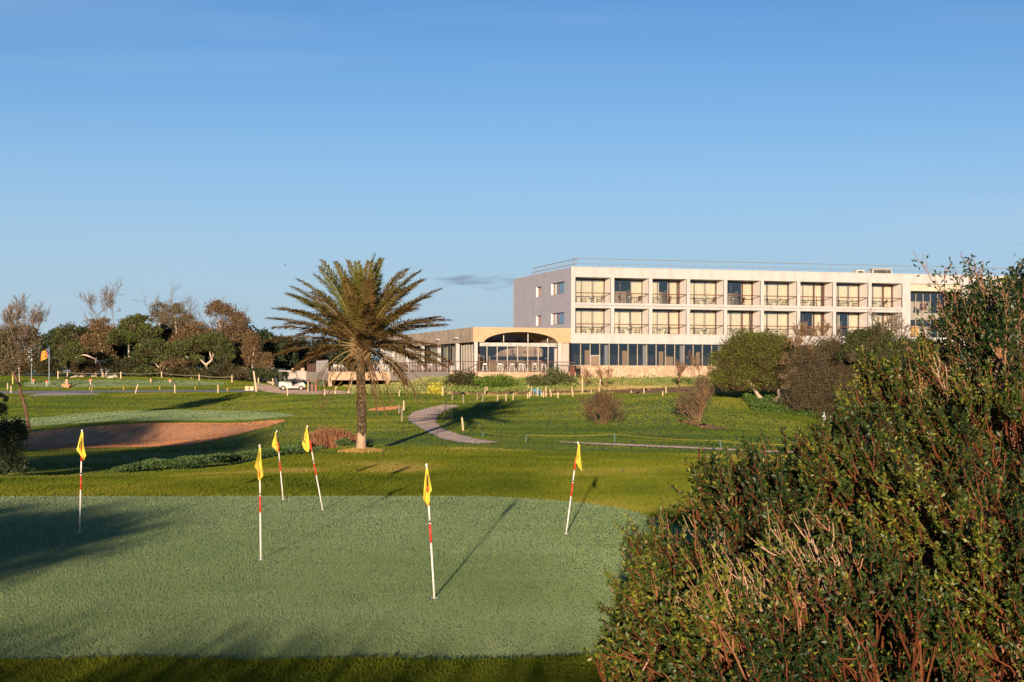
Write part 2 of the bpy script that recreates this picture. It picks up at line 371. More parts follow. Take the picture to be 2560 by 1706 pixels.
# putting green (flat)
gP = sheet('putting_green', [(-700,1244),(0,1243),(700,1242),(1180,1242),(1330,1248),(1470,1260),(1560,1274),(1640,1296),(1720,1325),(1900,1360)],
      [(-1500,1640),(-200,1652),(100,1656),(330,1649),(620,1657),(900,1652),(1150,1658),(1350,1650),(1500,1640),(1750,1590),(1900,1520),(2000,1460),(2060,1420),(2080,1400)], M_green, 160, 60, .012, hold=True)
gF = sheet('far_green', [(-60,1062),(20,1050),(110,1045),(190,1035),(300,1029),(450,1026),(600,1029),(700,1034),(736,1040)],
      [(-60,1075),(70,1068),(200,1059),(300,1055),(420,1053),(560,1053),(640,1050),(700,1045),(737,1041)], M_green, 120, 20, .03, ymin=70, hold=True)
gS = sheet('bunker_sand', [(60,1086),(130,1076),(230,1068),(340,1061),(450,1059),(560,1060),(620,1058),(670,1053),(712,1052)],
      [(58,1128),(130,1126),(230,1122),(340,1120),(430,1117),(520,1106),(600,1086),(670,1068),(713,1055)], M_sand, 110, 26, .035, ymin=60, hold=True)
sheet('cart_path', [(-100,981),(0,979),(300,977),(640,975)], [(-100,988),(0,986),(300,982),(650,981)], M_asph, 90, 4, .03, ymin=120)
sheet('sand_patch', [(95,985),(160,983),(240,984)], [(60,992),(150,990),(255,988)], M_path, 20, 4, .03, ymin=120)
gR = sheet('road', [(640,958),(660,962),(700,969),(800,976),(880,980)], [(640,975),(665,981),(720,986),(800,987),(880,986)], M_path, 50, 8, .03, ymin=120, hold=True)
gQ = sheet('practice_green', [(60,957),(150,952),(300,951),(480,953),(560,957)], [(60,968),(150,970),(300,968),(480,966),(560,964)], M_green, 60, 8, .03, ymin=120, hold=True)
gA = sheet('gravel_path', [(1250,1108),(1200,1101),(1150,1089),(1105,1073),(1089,1056),(1094,1042),(1115,1027),(1150,1016)],
      [(1195,1112),(1140,1107),(1090,1092),(1048,1070),(1020,1047),(1030,1034),(1068,1022),(1110,1013)], M_path, 80, 10, .04, jit=.15, ymin=55, hold=True)
gB = sheet('gravel_track', [(1400,1106),(1500,1110),(1700,1118),(1900,1128),(2100,1134)], [(1400,1108),(1500,1114),(1700,1122.5),(1900,1132),(2100,1139)], M_path, 90, 6, .035, jit=.2, ymin=50, hold=True)
gH = sheet('sand_hollow', [(922,1024),(950,1020),(985,1017),(1008,1017)], [(922,1028),(950,1028),(985,1026),(1008,1020)], M_sand, 20, 5, .03, ymin=80, hold=True)
sheet('earth_patch', [(1690,1049),(1725,1053),(1770,1062),(1812,1073)], [(1690,1052),(1725,1062),(1770,1073),(1812,1075)], M_earth, 30, 6, .03, jit=.3, ymin=60)
sheet('earth_bank', [(1130,980),(1300,979),(1500,977),(1600,973),(1690,969),(1760,966)], [(1130,987),(1300,990),(1500,984),(1600,985),(1690,983),(1760,979)], M_earth, 70, 6, .03, jit=.6, ymin=100)

# ------------------------------------------------------------------ standing blades of grass
def pip(poly, x, y):
    ins = np.zeros(len(x), bool); n = len(poly)
    for i in range(n):
        x1, y1 = poly[i]; x2, y2 = poly[(i+1) % n]
        if y1 == y2: continue
        c = ((y1 > y) != (y2 > y)) & (x < (x2-x1)*(y-y1)/(y2-y1)+x1); ins ^= c
    return ins
def screen(X, Y, Z):
    u, v = X/Y*F, -(Z-H)/Y*F
    return 1280+u*cR-v*sR, YH+u*sR+v*cR
BL_G = leafmat('green_blades', [(.105,.155,.050),(.13,.185,.068),(.16,.21,.092),(.20,.24,.13)], rough=.5, trans=.25, spec=.25)
BL_F = leafmat('fairway_blades', [(.050,.080,.006),(.078,.108,.008),(.115,.135,.011),(.16,.165,.026)], rough=.6, trans=.3, spec=.1)
BL_R = leafmat('rough_blades', [(.045,.070,.005),(.080,.102,.007),(.125,.135,.011),(.225,.175,.045)], rough=.7, trans=.3, spec=.1)
BL_D = leafmat('dry_blades', [(.09,.13,.02),(.20,.20,.04),(.34,.24,.10),(.40,.28,.14)], rough=.8, trans=.3)
def sow(X, Y, h, wd, tint, lean=.22, zoff=0., yaw=.55):
    n = len(X); Z = tz(X, Y)+zoff; a = rng.normal(0, yaw, n); hh = h*(.75+.5*rng.random(n)); dx, dy = np.cos(a)*wd/2, np.sin(a)*wd/2
    lx, ly = rng.normal(0, lean, n)*hh, rng.normal(0, lean, n)*hh
    V = np.stack([np.stack([X-dx, Y-dy, Z-.003], -1), np.stack([X+dx, Y+dy, Z-.003], -1), np.stack([X+lx+dx*.6, Y+ly+dy*.6, Z+hh], -1), np.stack([X+lx-dx*.6, Y+ly-dy*.6, Z+hh], -1)], 1).reshape(-1, 3)
    return V, np.arange(4*n).reshape(n, 4), np.clip(tint, 0, 1)
n1, n2 = 1000000, 450000
Yb = np.concatenate([1/(1/62+rng.random(n1)*(1/12.2-1/62)), 62+rng.random(n2)*116]); Ub = -.42+rng.random(n1+n2)*.84; Xb = Ub*Yb; Zb = tz(Xb, Yb); Pxb, Pyb = screen(Xb, Yb, Zb)
ing = {k: pip(OUT[k], Pxb, Pyb) for k in OUT}
bad = np.zeros(len(Xb), bool)
for k in ('bunker_sand','cart_path','sand_patch','road','gravel_path','gravel_track','sand_hollow','earth_patch','earth_bank'):
    bad |= ing[k] & (Yb > 50)
grn = ing['putting_green'] & (Yb < 37)
for bx_, by_ in ((199,1332),(652,1402),(708,1251),(807,1277),(1086,1498),(1415,1337)):
    q_ = gp(bx_, by_); grn &= ((Xb-q_.x)**2+((Yb-q_.y)*.55)**2) > .085**2; gfar = ing['far_green'] & (Yb > 70) & (Yb < 140); gpr = ing['practice_green'] & (Yb > 120)
pn1 = .55*vnoise(Xb, Yb, 2.6)+.3*vnoise(Xb, Yb*1.4, .8)+.3*vnoise(Xb, Yb, 9)
for gg, mk, zo in ((gP, grn, .012), (gF, gfar, .03), (gQ, gpr, .03)):
    X, Y = Xb[mk], Yb[mk]; V, Fc, T = sow(X, Y, .008+Y*.00018, np.maximum(.007, Y*.00048), pn1[mk]*1.15-.18+.10*rng.random(mk.sum()), zoff=zo); gg.add(V, Fc, T, mi=1)
for gg, nm in ((gP, 'putting_green'), (gF, 'far_green'), (gQ, 'practice_green')): o = gg.build(nm, [M_green, BL_G], smooth=True); tag(o, kind='structure')
rest = ~(ing['putting_green'] & (Yb < 37)) & ~(grn | gfar | gpr | bad) & (Yb < 176)
limb = np.interp(Pxb, [0, 300, 500, 700, 900, 1150, 1400, 2000], [43, 46, 51, 56, 63, 62, 57, 55])+(vnoise(Xb, Yb, 5)-.5)*2; dlb = np.interp(Pxb, [0, 600, 720, 900, 1000, 1150, 1330, 1700, 1900, 2400], [300, 300, 300, 137, 133, 131, 121, 112, 104, 96])+(vnoise(Xb, Yb, 5)-.5)*4
isr = (Yb < limb) | ((Yb > 141) & (Yb < 146) & (Pxb < 640)) | ((Pxb > 1780) & (Yb > 84+(2150-Pxb)*.03) & (Yb < 110)); isd = (Yb > dlb)
stripe = .16*np.sin(Yb*.9+Xb*.25+3*vnoise(Xb, Yb, 12))
for mk, m, h0, h1, wk, tt in ((rest & isr & ~isd, 3, .028, .0004, .00060, lambda X, Y, n: 1.2*(.4*vnoise(X, Y, 1.7)+.6*vnoise(X, Y, 4.2)**1.5+.25*vnoise(X+9, Y, 11))+.22*rng.random(n)-.20),
                      (rest & isd, 5, .04, .0008, .00065, lambda X, Y, n: .6*vnoise(X, Y, 3)+.25*vnoise(X, Y, .9)+.35*rng.random(n)-.1),
                      (rest & ~isr & ~isd, 4, .008, .00034, .00046, lambda X, Y, n: .75*vnoise(X, Y, 8)+.35*vnoise(X, Y*1.5, 2.3)+.10*rng.random(n)-.10+.16*np.sin(Y*.9+X*.25+3*vnoise(X, Y, 12)))):  # broad fairway tint patches also stand in for slope shading
    X, Y = Xb[mk], Yb[mk]; V, Fc, T = sow(X, Y, h0+Y*h1, np.maximum(.008, Y*wk), tt(X, Y, len(X))); gG.add(V, Fc, T, mi=m)
BL_P = leafmat('path_stones', [(.17,.125,.11),(.225,.165,.145),(.28,.21,.185)], rough=.9, trans=0, spec=.1); BL_S = leafmat('sand_grains', [(.32,.135,.060),(.37,.165,.078),(.41,.19,.095)], rough=.95, trans=0, spec=.05)
for nm, mt, st, gg in (('gravel_path', M_path, BL_P, gA), ('gravel_track', M_path, BL_P, gB), ('bunker_sand', M_sand, BL_S, gS), ('sand_hollow', M_sand, BL_S, gH), ('road', M_path, BL_P, gR)):
    mk = ing[nm] & (Yb > 50); X, Y = Xb[mk], Yb[mk]; X = np.concatenate([X]*2)+rng.normal(0, .12, 2*len(X)); Y = np.concatenate([Y]*2)+rng.normal(0, .3, 2*len(Y)); qx, qy = screen(X, Y, tz(X, Y)); kk = pip(OUT[nm], qx, qy); X, Y = X[kk], Y[kk]
    if len(X): V, Fc, T = sow(X, Y, .006+Y*(.00018 if mt is M_sand else .00022), Y*.0005, .5*vnoise(X, Y, .8)+.5*rng.random(len(X)), .8, zoff=.03); gg.add(V, Fc, T, mi=1)
    o = gg.build(nm, [mt, st], smooth=True); tag(o, kind='structure')
# taller tufts in the near rough
for n, Y, X, h, wd in ((30000, 36.6+rng.random(30000)**1.3*20, None, .055, .02), (24000, 11.5+rng.random(24000)*4.0, None, .045, .010)):
    X = (-.38+rng.random(n)*.70)*Y; px_, py_ = screen(X, Y, tz(X, Y)); kk = ~pip(OUT['putting_green'], px_, py_) & ~pip(OUT['gravel_track'], px_, py_) & ~pip(OUT['gravel_path'], px_, py_); kk &= Y < np.interp(px_, [0, 300, 500, 700, 900, 1150, 1400, 2000], [43, 46, 51, 56, 58, 58, 57, 55]); X, Y = X[kk], Y[kk]
    k1 = vnoise(X, Y, 1.1) 
    for q in range(3): V, Fc, T = sow(X+rng.normal(0, .02, len(X)), Y+rng.normal(0, .02, len(X)), h*(.5+1.0*k1), wd, .5*vnoise(X, Y, 1.7)+.7*vnoise(X, Y, 4.2)**1.5+.25*rng.random(len(X))-.18, .35); gG.add(V, Fc, T, mi=3)
o = gG.build('ground', [M_fair, M_rough, M_dry, BL_R, BL_F, BL_D], smooth=True); tag(o, kind='structure')
# ================================================================== HOTEL
M_white = mat('render_cream', (.325,.306,.303), (.375,.355,.355), scale=.9, rough=.85, bump=.15, bscale=6, spec=.15, stretch=(1.6,1,.35), c3=(.357,.338,.336))
M_lilac = mat('render_grey_lilac', (.335,.315,.36), (.375,.35,.40), scale=.7, rough=.9, bump=.4, bscale=5, spec=.1)
M_brown = mat('brown_metal', (.10,.025,.012), rough=.45, spec=.4)
M_alu = mat('mullion_metal', (.30,.24,.17), rough=.4, spec=.4)
M_dark = mat('dark_frame', (.05,.045,.04), rough=.5)
M_steel = mat('rail_steel', (.42,.44,.46), rough=.4, metal=.6)
M_glass = glass('window_glass', (.82,.82,.80), .12)
M_glassd = glass('lounge_glass', (.50,.54,.50), .22)
M_curt = mat('curtain_cloth', (.58,.535,.43), (.64,.59,.48), scale=2, rough=.9, spec=.1)
M_room = mat('room_paint', (.20,.17,.14), (.26,.22,.18), scale=.6, rough=.9)
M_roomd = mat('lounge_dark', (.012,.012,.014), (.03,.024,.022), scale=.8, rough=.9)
M_side = mat('balcony_pale_wall', (.76,.68,.64), (.80,.72,.67), scale=1, rough=.9, spec=.1)
M_stone = None
def stonemat(name, c1, c2, c3, sc_):
    m = bpy.data.materials.new(name); m.use_nodes = True; t = m.node_tree; p = t.nodes['Principled BSDF']; K = t.links.new
    co = N(t, 'ShaderNodeTexCoord'); v = N(t, 'ShaderNodeTexVoronoi'); v.inputs['Scale'].default_value = sc_; K(co.outputs['Object'], v.inputs[0])
    r = N(t, 'ShaderNodeValToRGB'); e = r.color_ramp.elements; e[0].color = (*c1, 1); e[1].color = (*c2, 1); e2 = e.new(.5); e2.color = (*c3, 1)
    sp = N(t, 'ShaderNodeSeparateColor'); K(v.outputs['Color'], sp.inputs[0]); K(sp.outputs[0], r.inputs[0])
    v2 = N(t, 'ShaderNodeTexVoronoi', feature='DISTANCE_TO_EDGE'); v2.inputs['Scale'].default_value = sc_; K(co.outputs['Object'], v2.inputs[0])
    mr = N(t, 'ShaderNodeMapRange'); mr.inputs[1].default_value = 0; mr.inputs[2].default_value = .06; mr.inputs[3].default_value = .55; mr.inputs[4].default_value = 1; K(v2.outputs[0], mr.inputs[0])
    mx = N(t, 'ShaderNodeMix', data_type='RGBA', blend_type='MULTIPLY'); mx.inputs[0].default_value = 1; K(r.outputs[0], mx.inputs[6]); K(mr.outputs[0], mx.inputs[7]); K(mx.outputs[2], p.inputs['Base Color'])
    b = N(t, 'ShaderNodeBump'); b.inputs['Distance'].default_value = .03; K(mr.outputs[0], b.inputs['Height']); K(b.outputs[0], p.inputs['Normal'])
    p.inputs['Roughness'].default_value = .9; MATS[name] = m; return m
M_stone = stonemat('stone_cladding', (.36,.22,.145), (.47,.32,.225), (.41,.27,.185), 3.2)
M_conc = mat('shuttered_concrete', (.34,.235,.14), (.40,.28,.175), scale=1.2, rough=.9, bump=.5, bscale=5, spec=.1, stretch=(1,1,2))
M_concg = mat('grey_panel', (.28,.235,.21), (.38,.33,.30), scale=2.5, rough=.9, bump=.5, bscale=8, spec=.1, stretch=(3,3,.5))
M_floor = mat('terrace_paving', (.40,.33,.28), (.48,.41,.35), scale=1, rough=.85)
C0 = Vector((( 1427-1280)/F*151, 151, 0)); C1 = Vector(((2262-1280)/F*159.8, 159.8, 0))
E = (C1-C0).normalized(); ANG = math.atan2(E.y, E.x); B = Vector((-E.y, E.x, 0))
def loc2(X, Y):      # world -> hotel frame
    d = Vector((X, Y, 0))-C0; return (d.dot(E), d.dot(B))
def wp(s, d, z=0): return Vector((C0.x+E.x*s+B.x*d, C0.y+E.y*s+B.y*d, z))
def s_at(px, d=0):   # distance along the front where a pixel column meets the plane d behind it
    u = ray(px, 800)[0]; P = C0+B*d
    return (u*P.y-P.x)/(E.x-u*E.y)
def z_at(px, py, s, d=0):
    Y = wp(s, d).y; return H+ray(px, py)[1]*Y
hotel = thing('hotel', 'long cream three storey hotel with two rows of balconies and grey end wall', 'building', (C0.x, C0.y, 0), ANG)
ZR, ZT1, ZF1, ZG, ZT0, ZF0, ZB, ZW = 13.98, 13.0, 10.39, 10.15, 9.86, 7.22, 6.23, 3.95
DEP = 2.1; SEND = 60.
e0 = s_at(1438); cL = [s_at(p) for p in (1527, 2171)]; P_ = (cL[1]-cL[0])/7.; cw = .36
lefts = [cL[0]+P_*i for i in range(8)]         # left faces of the dividing columns
bays = []
x0 = e0
for i in range(8): bays.append((x0, lefts[i])); x0 = lefts[i]+cw
bays.append((x0, s_at(2256)))
Bend = bays[-1][1]; R0 = s_at(2276); 
w = G()   # front shell
w.box(0, SEND, 0, .3, ZT1, ZR)                      # roof band
w.box(0, SEND, 0, .3, ZB, ZF0-.002)                      # lower band
w.box(0, e0, 0, .3, ZF0-.002, ZT1); 
for l in lefts: w.box(l, l+cw, 0, DEP, ZF0+.001, ZT0-.001); w.box(l, l+cw, 0, DEP, ZF1+.001, ZT1-.001)
w.box(e0, Bend, 0, .3, ZT0, ZG-.03); w.box(e0, Bend, -.03, .3, ZG, ZF1)
w.box(Bend, R0, 0, DEP+.3, ZF0-.002, ZT1)
w.box(e0-.12, Bend, -.06, 0, ZF0-.06, ZF0+.03)      # drip ledge
w.build('front_wall', M_white, hotel)
fl = G(); fl.box(e0, Bend, .302, DEP+.3, ZF0-.25, ZF0); fl.box(e0, Bend, .302, DEP+.3, ZT0+.002, ZF1-.002)
fl.box(e0, SEND, .302, DEP+.3, ZT1+.002, ZT1+.25); fl.build('balcony_slab', M_white, hotel)
cp = G(); cp.box(-.05, SEND, -.05, .34, ZR, ZR+.08); cp.build('coping', M_white, hotel)
# end wall, slightly skew; t 0..1 along it
EW = Vector((-1.17, 19.8))
def ew(t, off=0):
    d = EW.normalized(); n = Vector((d.y, -d.x)); p = EW*t+n*(-off); return p   # off > 0 towards outside (left)
def t_at(px):
    u = ray(px, 800)[0]
    a = wp(0, 0); bvec = wp(EW.x, EW.y)-a
    return (u*a.y-a.x)/(bvec.x-u*bvec.y)
def zt_(px, py, t): return H+ray(px, py)[1]*wp(*(EW*t)).y
wins = []
for (x0, x1, y0, y1) in ((1340,1353,717.5,742.5),(1377.5,1410.5,706.5,736),(1340,1353,790,814.5),(1377.5,1410.5,782.5,811)):
    ta, tb = t_at(x1), t_at(x0); tm = (ta+tb)/2; xm = (x0+x1)/2
    wins.append((ta, tb, zt_(xm, y1, tm), zt_(xm, y0, tm)))
g = G()
tcut = sorted({0, 1, *[v for q in wins for v in q[:2]]}); 
def hole(t, z): return any(a < t < b and c < z < d for a, b, c, d in wins)
TH = .45
for i in range(len(tcut)-1):
    a, b = tcut[i], tcut[i+1]; tm = (a+b)/2
    zc = sorted({ZB, ZR, *[v for q in wins for v in q[2:] if q[0] < tm < q[1]]})
    for k in range(len(zc)-1):
        if not hole(tm, (zc[k]+zc[k+1])/2):
            pa, pb = EW*a, EW*b; n = Vector((EW.y, -EW.x)).normalized()*TH
            P = [pa, pa+n, pb+n, pb]
            g.hexa([(q.x, q.y, zc[k]) for q in P]+[(q.x, q.y, zc[k+1]) for q in P])
g.build('end_wall', M_lilac, hotel)
dEW = EW.normalized(); nEW = Vector((dEW.y, -dEW.x))
rv = G()
for (a, b, c, d) in wins:
    rv = G(); wf = G(); pa, pb = EW*a+nEW*.3, EW*b+nEW*.3; Ln = (pb-pa).length
    def at2(s, o): q = pa+dEW*s+nEW*o; return (q.x, q.y)
    for (s0, s1, z0, z1) in ((0, .07, c, d), (Ln-.07, Ln, c, d), (0, Ln, c, c+.07), (0, Ln, d-.07, d), (Ln*.62, Ln*.62+.06, c, d)):
        wf.wall(at2(s1, 0), at2(s0, 0), z0, z1, -.05)
    fo = wf.build('window', M_brown, hotel)
    pn = G(); q0, q1 = at2(.05, .02), at2(Ln-.05, .02); pn.add([(q0[0], q0[1], c), (q1[0], q1[1], c), (q1[0], q1[1], d), (q0[0], q0[1], d)], [(0,1,2,3)]); pn.build('pane', glass('end_glass', (.2,.25,.3), .5), fo)
    # white painted reveals set 3 mm into the opening
    for s_ in (a, b):
        rv = G(); sg = .006 if s_ == a else -.006; q = EW*s_+dEW*sg/2
        rv.hexa([(q.x, q.y, c+.003), (q.x+nEW.x*.3, q.y+nEW.y*.3, c+.003), (q.x+nEW.x*.3+dEW.x*sg, q.y+nEW.y*.3+dEW.y*sg, c+.003), (q.x+dEW.x*sg, q.y+dEW.y*sg, c+.003),
                 (q.x, q.y, d-.003), (q.x+nEW.x*.3, q.y+nEW.y*.3, d-.003), (q.x+nEW.x*.3+dEW.x*sg, q.y+nEW.y*.3+dEW.y*sg, d-.003), (q.x+dEW.x*sg, q.y+dEW.y*sg, d-.003)])
        rv.build('window_reveal', mat('reveal_paint', (.55,.50,.46), rough=.8), hotel)
rf = G(); rf.add([(.3,.3,ZR-.3),(SEND,.3,ZR-.3),(SEND,19.8,ZR-.3),(-.8,19.8,ZR-.3)], [(0,1,2,3)])
rf.box(-1.17, SEND, 19.81, 20.2, 2, ZR); rf.box(SEND, SEND+.3, 0, 20.2, 2, ZR); rf.build('roof', mat('roof_gravel', (.4,.38,.36), (.5,.48,.45), rough=.95), hotel)
# room interiors: back wall and party walls
rm = G(); rm.box(.6, Bend, 8, 8.2, ZB+.1, ZT1+.2)
for l in lefts: rm.box(l+.08, l+.28, DEP+.31, 8, ZB+.1, ZT1+.2)
rm.box(.3+.2, .7, DEP+.31, 8, ZB+.1, ZT1+.2); rm.box(.7, Bend, DEP+.31, 8, ZT0+.3, ZT0+.5); rm.box(.7, Bend, DEP+.31, 8, ZB+.1, ZF0-.05)
rm.build('rooms', M_room, hotel)
# balconies: glazing, curtains, rail
UP = 'AABABABAB'; openm = {(1,1):'dd', (1,2):'cd', (1,4):'dd', (0,1):'gc', (0,7-0):'dd', (0,8):'cc', (0,6):'dd'}
spec_u = {0:'ccc', 1:'ddc', 2:'cdb', 3:'ccc', 4:'ddb', 5:'ccc', 6:'ccb', 7:'ccc', 8:'ccb'}
spec_l = {0:'ccc', 1:'ggc', 2:'ccb', 3:'ccc', 4:'ccb', 5:'ccc', 6:'ddb', 7:'ddc', 8:'ccb'}
def curtain(g, x0, x1, y, z0, z1, amp=.05, wl=.17):
    n = max(4, int((x1-x0)/wl*5)); xs = np.linspace(x0, x1, n); yy = y+amp*np.sin(xs/wl*2*math.pi)+.02*np.sin(xs*5.1)
    V = np.concatenate([np.stack([xs, yy, np.full(n, z0)], -1), np.stack([xs, yy, np.full(n, z1)], -1)]); i = np.arange(n-1)
    g.add(V, np.stack([i, i+1, i+1+n, i+n], -1))
for row, (zf, zt, sp) in enumerate(((ZF1, ZT1, spec_u), (ZF0, ZT0, spec_l))):
    for i, (a, b) in enumerate(bays):
        s_ = sp[i]; wn = b-a; y = DEP
        isB = s_[2] == 'b'
        gl0, gl1 = (a+.04, a+wn*(.98)); thirds = [gl0, gl0+(gl1-gl0)*.335, gl0+(gl1-gl0)*.665, gl1]
        fr = G(); fr.box(gl0, gl1, y, y+.06, zt-.12, zt-.002); fr.box(gl0, gl1, y, y+.06, zf+.002, zf+.06)
        for q in thirds[:1 if isB else 1]+thirds[1:3]+[gl1-.05]: fr.box(q, q+.05, y-.002, y+.058, zf+.06, zt-.12)
        fo = fr.build('balcony_window', M_dark, hotel)
        if not isB:
            jb = G(); jb.box(a+.03, a+.19, y-.16, y-.01, zf+.005, zt-.01); jb.build('door_jamb', M_brown, fo)
        else:
            jb = G(); x0, x1 = thirds[2]+.03, gl1-.02
            for (p, q, r_, t_) in ((x0, x0+.1, zf+.01, zt-.03), (x1-.1, x1, zf+.01, zt-.03), (x0+.1, x1-.1, zt-.15, zt-.03), (x0+.1, x1-.1, zf+.01, zf+.14)):
                jb.box(p, q, y-.07, y-.01, r_, t_)
            jb.build('balcony_door', M_brown, fo)
        pn = G(); pn.add([(gl0+.05, y+.03, zf+.06), (gl1-.05, y+.03, zf+.06), (gl1-.05, y+.03, zt-.12), (gl0+.05, y+.03, zt-.12)], [(0,1,2,3)]); pn.build('pane', M_glass, fo)
        cu_ = G(); any_ = False
        for k, ch in enumerate(s_):
            x0, x1 = thirds[k]+.03, thirds[k+1]
            if ch in 'cb': curtain(cu_, x0, x1 if ch == 'c' or rng.random() < .5 else x0+(x1-x0)*.8, y+.28, zf+.03, zt-.14); any_ = True
            if ch == 'g': curtain(cu_, x0, x1, y+.5, zf+.03, zt-.14, amp=.01); any_ = True
            if ch == 'd' and (i+k+row) % 3 == 0: curtain(cu_, x0, x0+.25, y+.28, zf+.03, zt-.14); any_ = True
        if any_: cu_.build('curtain', M_curt, fo)
        ra = G(); ra.box(a+.01, b-.01, .06, .14, zf+.96, zf+1.05)
        for q in (a+.03, (a+b)/2+.02, b-.06): ra.box(q, q+.04, .08, .12, zf+.02, zf+.98)
        for zz in (.25, .5, .75): ra.box(a+.02, b-.02, .096, .104, zf+zz, zf+zz+.008)
        ra.build('balcony_rail', M_brown, hotel)
# side cheeks tinted pale pink, thin
for (a, b) in bays:
    for zf, zt in ((ZF1, ZT1), (ZF0, ZT0)): ck = G(); ck.box(b-.012, b-.002, .32, DEP-.01, zf+.003, zt-.003); ck.build('cheek_wall', M_side, hotel)
# right hand lounge opening
R1 = s_at(2405); lg = G()
lz = [ZF1-.05, ZT1-.55]
lg.box(R0, R1, DEP, DEP+4.8, 9.2, 9.95); lg.box(R0, R1, .302, DEP+.25, ZT1-.75, ZT1); lg.box(R0, R1, .302, DEP, ZF0-.25, ZF0-.003)
lg.box(R0, R1, 7, 7.2, ZF0, ZT1)
lg.build('lounge_wall', mat('lounge_beige', (.36,.31,.25), (.42,.36,.29), scale=1, rough=.9), hotel)
wl = G(); wl.box(R1, SEND, .02, .3, ZF0-.002, ZT1); wl.build('blank_wall', M_white, hotel)
mu = G(); nmu = 7
for k in range(nmu+1):
    q = R0+(R1-R0)*k/nmu; mu.box(q-.03, q+.03, DEP-.06, DEP-.003, ZF0+.01, ZT1-.5)
mo = mu.build('lounge_window', M_alu, hotel)
pn = G(); pn.add([(R0, DEP-.03, ZF0), (R1, DEP-.03, ZF0), (R1, DEP-.03, ZT1-.5), (R0, DEP-.03, ZT1-.5)], [(0,1,2,3)]); pn.build('pane', M_glass, mo)
pc = G(); pc.box(R0+.9, R0+1.3, 3.2, 3.6, ZF0, ZT1-.5); pc.build('lounge_column', M_white, hotel); pc = G(); pc.box(R0+3.6, R0+4.6, 6.6, 6.9, ZF0, ZF0+2.1); pc.build('lounge_door', mat('ochre_door', (.6,.34,.06), rough=.7), hotel)
ra = G(); ra.box(R0, SEND, .06, .14, ZF0+.98, ZF0+1.05)
for k in range(9): q = R0+.2+k*2.2; ra.box(q, q+.04, .08, .12, ZF0, ZF0+.98)
ra.build('balcony_rail', M_brown, hotel)
# ground floor glazing
gf = G(); nG = 44; 
for k in range(nG):
    q = s_at(1455)+k*1.02; gf.box(q-.035, q+.035, .45, .55, ZW, ZB-.01)
gf.box(.1, SEND, .46, .56, ZW-.01, ZW+.05)
fo = gf.build('restaurant_window', M_alu, hotel)
pn = G(); pn.add([(.15, .5, ZW), (SEND, .5, ZW), (SEND, .5, ZB), (.15, .5, ZB)], [(0,1,2,3)]); pn.build('pane', glass('restaurant_glass', (.62,.62,.62), .10), fo)
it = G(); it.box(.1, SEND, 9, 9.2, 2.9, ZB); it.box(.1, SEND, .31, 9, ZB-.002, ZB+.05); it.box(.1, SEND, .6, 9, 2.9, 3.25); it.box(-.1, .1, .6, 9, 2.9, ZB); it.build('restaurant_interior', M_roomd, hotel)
for px in (1516, 1612, 1705, 1800, 1895): q = s_at(px, 1.2); cl = G(); cl.box(q-.17, q+.17, 1.2, 1.5, 3.2, ZB-.01); cl.build('inner_column', M_white, hotel)
for px, wd, h, d_ in ((1470,.65,1.6,2), (1562,.55,1.6,3), (1653,.5,1.55,3), (1673,.9,1.0,2), (1745,.4,1.5,3)): q = s_at(px, d_); pnl = G(); pnl.box(q-wd/2, q+wd/2, d_, d_+.1, 3.2, ZW+h); pnl.build('inner_panel', mat('panel_wood', (.34,.22,.11), (.40,.26,.13), scale=3), hotel)
pnl = G(); pnl.box(s_at(1480), s_at(1502), .40, .449, ZW, ZW+1.0); pnl.build('service_door', mat('door_taupe', (.17,.12,.09), rough=.7), hotel); pnl = G(); [pnl.box(s_at(x0_), s_at(x1_), .395, .45, z0_, z1_) for x0_, x1_, z0_, z1_ in ((1478.5,1480,ZW,ZW+1.08),(1502,1503.5,ZW,ZW+1.08),(1480,1502,ZW+1.01,ZW+1.08))]; pnl.build('door_frame', M_white, hotel)
sb = G(); sb.box(s_at(1443), SEND, -1.5, -1.2, 1.2, ZW-.03); sb.box(s_at(1443), SEND, -1.199, .3, ZW-.3, ZW-.05); sb.build('stone_base', M_stone, hotel)
# roof safety rail leaning inward
rr = G(); ln = .3; hh = 1.0
fs = np.arange(.6, SEND, 1.30)
P = np.array([[(s_, .5, ZR-.05), (s_-.0, .5+ln+.25, ZR+hh)] for s_ in fs]); rr.tubes(P, np.full((len(fs), 2), .03), 4)
rr.tube([(.5, .5+ln+.25, ZR+hh), (SEND, .5+ln+.25, ZR+hh)], .035, 4); rr.tube([(.5, .5+ln, ZR+.45), (SEND, .5+ln, ZR+.45)], .022, 4)
d2 = EW/EW.length
tt = np.arange(.8, 16.0, 1.2)
P = np.array([[(d2.x*t+.45, d2.y*t, ZR-.05), (d2.x*t+1.0, d2.y*t, ZR+hh)] for t in tt]); rr.tubes(P, np.full((len(tt), 2), .04), 4)
rr.tube([(1.0, .7, ZR+hh), (d2.x*15.8+1, 15.8, ZR+hh)], .04, 4); rr.tube([(.75, .7, ZR+.45), (d2.x*15.8+.75, 15.8, ZR+.45)], .03, 4)
rr.build('roof_rail', M_steel, hotel)
def roofbox(px, wd, h, lab):
    s_ = s_at(px, 3); t = thing('roof_unit', lab, 'roof unit', wp(s_, 3, ZR-.3), ANG)
    g = G(); g.box(-wd/2, wd/2, 0, 1, .12, h); g.build('casing', mat('unit_paint', (.55,.5,.42), rough=.6), t)
    g = G(); g.box(-wd/2+.1, wd/2-.1, -.02, -.001, .25, h-.15); g.build('grille', M_dark, t)
    g = G(); [g.box(q, q+.1, .1, .9, 0, .12) for q in (-wd/2+.05, wd/2-.15)]; g.build('foot', M_dark, t)
roofbox(2151, .9, .95, 'small beige ventilation unit on the hotel roof, left of the long one')
